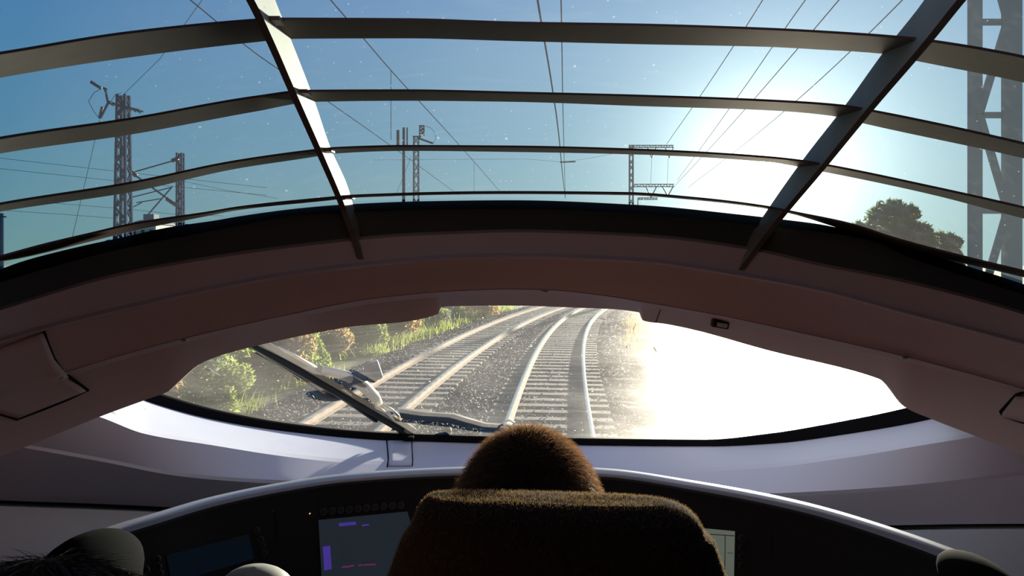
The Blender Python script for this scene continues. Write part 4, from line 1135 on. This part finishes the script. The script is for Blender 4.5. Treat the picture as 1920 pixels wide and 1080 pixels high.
b = MB(); ins(b, V3(170,153,Y), V3(190,166,Y), .09); b.build('insulator', M['insulator'], m, True)
b = MB(); ins(b, V3(192,200,Y), V3(186,222,Y), .08); b.build('insulator', M['insulator'], m, True)
b = MB(); b.tube([V3(190,166,Y),V3(176,174,Y),V3(166,190,Y),V3(175,208,Y),V3(186,222,Y)], .014, 5); b.tube([V3(204,196,Y),V3(216,178,Y),V3(228,174,Y)], .012, 5); b.build('jumper_wire', M['wire'], m, True)
# B: second mast with cantilever
Y = 45
m = empty('cantilever_mast', V3(338, 490, Y) + Vector((0,0,-3.2)), 'steel mast carrying a registration cantilever, just right of the tall lattice mast', 'mast')
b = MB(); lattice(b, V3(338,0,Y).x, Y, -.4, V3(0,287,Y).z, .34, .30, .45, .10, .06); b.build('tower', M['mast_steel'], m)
b = MB(); b.bar(V3(333,299,Y), V3(246,324,Y), .07); b.build('top_tube', M['mast_steel'], m)
b = MB(); b.bar(V3(247,324,Y), V3(333,386,Y), .10); b.build('cantilever_tube', M['mast_steel'], m)
b = MB(); b.bar(V3(247,370,Y), V3(322,351,Y), .06); b.bar(V3(256,380,Y), V3(305,372,Y), .06); b.bar(V3(277,403,Y), V3(323,350,Y), .07); b.bar(V3(250,388,Y), V3(266,380,Y), .05); b.build('registration_arm', M['mast_steel'], m)
for a, c in (((312,372),(331,385)), ((322,302),(334,297)), ((247,322),(256,330))):
    b = MB(); ins(b, V3(*a,Y), V3(*c,Y), .16); b.build('insulator', M['insulator'], m, True)
# C: edge pole
Y = 60; b = MB(); p = V3(1,400,Y); b.tube([(p.x,Y,-.4),(p.x,Y,p.z)], [.26,.24], 10)
b.bar((p.x-.5,Y,p.z-.3), (p.x+.5,Y,p.z-.3), .12); o = b.build('line_pole', M['mast_steel']); tag(o, 'plain dark pole cut by the left picture edge', 'pole')
# D: pole with two upright insulators
Y = 48
m = empty('switch_pole', V3(757,490,Y) + Vector((0,0,-3.2)), 'slim pole flanked by two short upright posts, left of centre', 'pole')
b = MB(); p = V3(757,239,Y); b.tube([(p.x,Y,-.4),(p.x,Y,p.z)], [.15,.09], 8); b.build('pole', M['mast_steel'], m, True)
b = MB(); b.bar(V3(742,278,Y), V3(769,278,Y), .14); b.build('cross_arm', M['mast_steel'], m)
b = MB(); b.bar(V3(746.5,280,Y), V3(746.5,244,Y), .20); b.build('upright_post', M['mast_steel'], m)
b = MB(); b.bar(V3(763.5,280,Y), V3(763.5,239,Y), .10); b.build('upright_post', M['mast_steel'], m)
b = MB(); b.tube([V3(771,292,Y), V3(757,330,Y), V3(742,366,Y)], .012, 5); b.build('stay_wire', M['wire'], m)
# E: lattice mast with a square bracket on top
Y = 46
m = empty('lattice_mast', V3(780,490,Y) + Vector((0,0,-3.2)), 'lattice mast with a square top frame and drooping arm, left of centre', 'mast')
b = MB(); lattice(b, V3(780.5,0,Y).x, Y, -.4, V3(0,256,Y).z, .36, .30, .55, .075, .05); b.build('tower', M['mast_steel'], m)
b = MB()
for q in (((787,236),(787,262)), ((795,236),(795,254)), ((786,236),(796,236)), ((787,243),(795,243)), ((787,250),(795,250)), ((774,256),(790,256)), ((787,236),(795,243)), ((787,243),(795,250))): b.bar(V3(*q[0],Y), V3(*q[1],Y), .085)
b.build('top_frame', M['mast_steel'], m)
b = MB(); b.bar(V3(787,260,Y), V3(812,269,Y), .12); b.build('drooping_arm', M['mast_steel'], m)
b = MB(); b.tube([V3(797,236,Y),V3(808,240,Y),V3(816,250,Y),V3(817,260,Y),V3(812,269,Y)], .014, 5); b.build('jumper_wire', M['wire'], m, True)
# F: gantry
Y = 55
m = empty('portal_mast', V3(1183,490,Y) + Vector((0,0,-3.2)), 'lattice mast with two horizontal truss arms reaching right, near the sun', 'mast')
b = MB(); lattice(b, V3(1183.5,0,Y).x, Y, -.4, V3(0,272,Y).z, .30, .26, .50, .085, .06); b.build('tower', M['mast_haze'], m)
def truss(b, xa, xb, y0, y1, n):
    b.bar(V3(xa,y0,Y), V3(xb,y0,Y), .07); b.bar(V3(xa,y1,Y), V3(xb,y1,Y), .07)
    for i in range(n):
        a, c = xa+(xb-xa)*i/n, xa+(xb-xa)*(i+1)/n; b.bar(V3(a,y0 if i%2 else y1,Y), V3(c,y1 if i%2 else y0,Y), .05)
b = MB(); truss(b, 1181, 1263, 272.5, 276.5, 16); b.build('truss_arm', M['mast_haze'], m)
b = MB(); truss(b, 1187, 1264, 345.5, 350, 14); b.build('truss_arm', M['mast_haze'], m)
b = MB(); truss(b, 1196, 1233, 371, 374, 7); b.bar(V3(1196,371,Y), V3(1196,384,Y), .06); b.build('truss_arm', M['mast_haze'], m)
for xx, yy in ((1222,296),(1255,296)):
    b = MB(); ins(b, V3(xx-8,276,Y), V3(xx,yy,Y), .05); ins(b, V3(xx+8,276,Y), V3(xx,yy,Y), .05); b.build('v_insulator', M['insulator'], m, True)
for xx, yy in ((1221,370),(1252,368)):
    b = MB(); ins(b, V3(xx-10,350,Y), V3(xx,yy,Y), .06); ins(b, V3(xx+10,350,Y), V3(xx,yy,Y), .06); b.build('v_insulator', M['insulator'], m, True)
for xx in (1222, 1253):
    b = MB(); b.tube([V3(xx,296,Y), V3(xx-2,346,Y)], .012, 5); b.build('dropper', M['wire'], m)
# G: big near mast at the right edge
Y = 12.0
m = empty('lattice_mast', V3(1865,490,Y) + Vector((0,0,-3.2)), 'broad close lattice mast at the right edge of the view', 'mast')
z0, z1 = -.4, 9.5
xl, xr = V3(1828,0,Y).x, V3(1897,0,Y).x
for xx, w in ((xl, .20), (xr, .30)):
    b = MB(); b.bar((xx, Y, z0), (xx, Y, z1), w, .10, (0,1,0)); b.build('mast_leg', M['mast_haze'], m)
zs = [V3(0, q, Y).z for q in (-330,-150,40,215,395,575)]
for i in range(len(zs)-1):
    b = MB(); a = (xr-.1, Y-.04, zs[i]); c = (xl+.05, Y-.04, zs[i+1])
    if i % 2: a = (xl+.05, Y-.04, zs[i]); c = (xr-.1, Y-.04, zs[i+1])
    b.bar(a, c, .12, .05, (0,1,0)); b.build('diagonal_brace', M['mast_haze'], m)
    b = MB(); b.bar((xl, Y+.04, zs[i]), (xr, Y+.04, zs[i]), .10, .06, (0,1,0)); b.build('cross_brace', M['mast_haze'], m)
# wires
def wire_px(pts, h, r=.012):
    """a wire hung h metres above the eye, along the given places in the view"""
    out = []
    for px, py in pts:
        Y = h*F/(HZ-py); out.append(((px-960)/F*Y, Y, CZ+h))
    return out
def dense(pts, n=8):
    p = np.array(pts); t = np.arange(len(p)); T = np.linspace(0, len(p)-1, (len(p)-1)*n+1)
    o = np.argsort(p[:,1]); p = p[o]; f = pchip(p[:,1], p[:,0]); ys = np.interp(T, t, p[:,1]); return [(float(f(y)), y, p[0,2]) for y in ys]
def catenary(name, contact, messenger, label, drop):
    root = empty(name, contact[0], label, 'overhead line', 'overhead lines')
    for nm, w in (('contact_wire', contact), ('messenger_wire', messenger)):
        if w: b = MB(); b.tube(dense(w), .011, 6); b.build(nm, M['wire'], root, True)
    for a, c in drop:
        b = MB(); b.tube([a, c], .007, 5); b.build('dropper', M['wire'], root)
    return root
c3 = wire_px(((985,-160),(1008,0),(1030,130),(1045,230),(1054,320),(1060,372)), 2.63); m4 = wire_px(((1048,-160),(1052,0),(1055,180),(1058,300),(1060,372)), 4.2)
root = catenary('overhead_line', c3, m4, 'overhead line pair above the track ahead, at the centre of the glazing', [])
Y = 30.0; b = MB(); b.bar(V3(1050,304,Y), V3(1079,303,Y), .05); b.build('registration_arm', M['mast_steel'], root)
c2 = wire_px(((505,-130),(620,0),(733,132),(800,205),(862,273),(940,362)), 4.2)
def drop_at(px, ya, yb, h):
    Y = h*F/(HZ-ya); a = ((px-960)/F*Y, Y, CZ+h); return (a, ((px-960)/F*Y, Y, CZ - (yb-HZ)/F*Y))
catenary('overhead_line', c2, None, 'overhead line above the left track, with two droppers', [drop_at(733,132,262,4.2), drop_at(889,303,362,4.2)])
wires = [
    (((200,-130),(357,0),(460,85),(600,180),(745,282),(860,366)), 4.0, 'dark feeder wire slanting from the top left behind the left rib'),
    (((1495,-110),(1430,0),(1340,140),(1250,270)), 4.6, 'leftmost of the slanting wires right of centre'),
    (((1600,-120),(1510,0),(1400,158),(1270,338)), 4.6, 'second of the slanting wires right of centre'),
    (((1690,-140),(1573,0),(1412,188),(1264,350)), 4.4, 'third of the slanting wires right of centre, passing above the sun'),
    (((1830,-150),(1692,0),(1492,190),(1290,352)), 4.4, 'slanting wire nearest the right rib, passing across the sun glow'),
]
for pts, h, lab in wires:
    b = MB(); b.tube(dense(wire_px(pts, h)), .010, 6); o = b.build('overhead_wire', M['wire'], None, True); tag(o, lab, 'wire', 'single overhead wires')
def wire3(pts, lab, r=.011):
    b = MB(); b.tube([V3(*q) for q in pts], r, 5); o = b.build('overhead_wire', M['wire'], None, True); tag(o, lab, 'wire', 'single overhead wires')
wire3(((386,-10,24),(300,110,28),(233,176,32)), 'thin wire running up from the tip of the tall lattice mast')
wire3(((187,224,32),(160,340,33),(134,452,34)), 'thin wire hanging down left of the tall lattice mast')
wire3(((-40,292,40),(226,322,40),(500,352,40)), 'upper faint wire crossing behind the tall lattice mast', .012)
wire3(((-40,312,42),(226,340,42),(500,366,42)), 'second faint wire crossing behind the tall lattice mast', .012)
wire3(((90,380,44),(240,392,44),(330,402,44),(420,405,44)), 'low faint wire crossing behind the cantilever mast', .012)
wire3(((-30,392,44),(120,402,44),(222,410,44)), 'lowest faint wire at the far left of the glazing', .012)
wire3(((345,340,60),(420,356,60),(520,372,60)), 'short faint wire right of the cantilever mast', .015)
wire3(((700,300,55),(985,298,55),(1055,304,55),(1110,296,55),(1180,282,55)), 'cross wire linking the central line to the portal mast', .010)

# ------------------------------------------------------------------ far buildings and trackside cabinets
def house(px0, px1, py_e, py_r, Y, label, wm, nwin):
    x0, x1 = V3(px0,0,Y).x, V3(px1,0,Y).x; ze, zr = V3(0,py_e,Y).z, V3(0,py_r,Y).z; D = 8
    o = empty('house', ((x0+x1)/2, Y, -.4), label, 'house')
    MB().box(((x0+x1)/2, Y+D/2, (ze-.4)/2), (x1-x0, D, ze+.4)).build('wall', wm, o)
    b = MB(); e = .3
    b.add([(x0-e,Y-e,ze),(x1+e,Y-e,ze),(x1+e,Y+D+e,ze),(x0-e,Y+D+e,ze),(x0-e,Y+D/2,zr),(x1+e,Y+D/2,zr)], [(0,1,5,4),(2,3,4,5),(1,2,5),(3,0,4),(3,2,1,0)])
    b.build('roof', M['house_roof'], o)
    for i in range(nwin):
        for zz in (ze-1.6, ze-4.6):
            xx = x0 + (x1-x0)*(i+.5)/nwin; w = MB().box((xx, Y-.03, zz), (.9, .08, 1.3)).build('window', M['pale_concrete'], o)
            MB().box((xx, Y-.08, zz), (.7, .04, 1.1)).build('pane', M['house_pane'], w)
    return o
h = house(244, 292, 420, 410, 130, 'grey house with a boxy chimney between the two masts', M['house_wall'], 3)
hx = V3(268,0,130); b = MB(); b.box((hx.x, 133, V3(0,412,130).z), (2.0, 2.0, 2.4)); b.build('chimney', M['house_roof'], h)
house(305, 334, 430, 418, 140, 'small grey house right of the cantilever mast foot', M['house_wall'], 2)
house(180, 215, 462, 448, 120, 'low house roof left of the tall lattice mast', M['house_wall'], 2)
def cabinet(px, py, Y, w, h, m_, label):
    x = V3(px,0,Y).x; z = V3(0,py,Y).z
    o = empty('relay_cabinet', (x, Y, -.42), label, 'cabinet', 'trackside cabinets')
    bevel(MB().box((x, Y+.3, (z-.42)/2), (w, .6, z+.42)).build('body', m_, o), .02)
    MB().box((x, Y+.3, z+.04), (w+.16, .76, .08)).build('lid', M['cabinet_dark'], o)
    for s in (-1, 1): MB().box((x+s*w*.24, Y-.015, (z-.42)/2), (w*.44, .04, (z+.42)*.86)).build('door', m_, o)
    return o
cabinet(545, 628, 27, .9, 1.5, M['cabinet_grey'], 'grey trackside cabinet in the bushes beside the wiper tip')
cabinet(710, 588, 38, 2.0, 1.9, M['cabinet_grey'], 'wide grey trackside cabinet above the middle of the bushes')
cabinet(836, 578, 36, .6, 1.6, M['nose_paint'], 'narrow white trackside cabinet beside the notch in the beam')
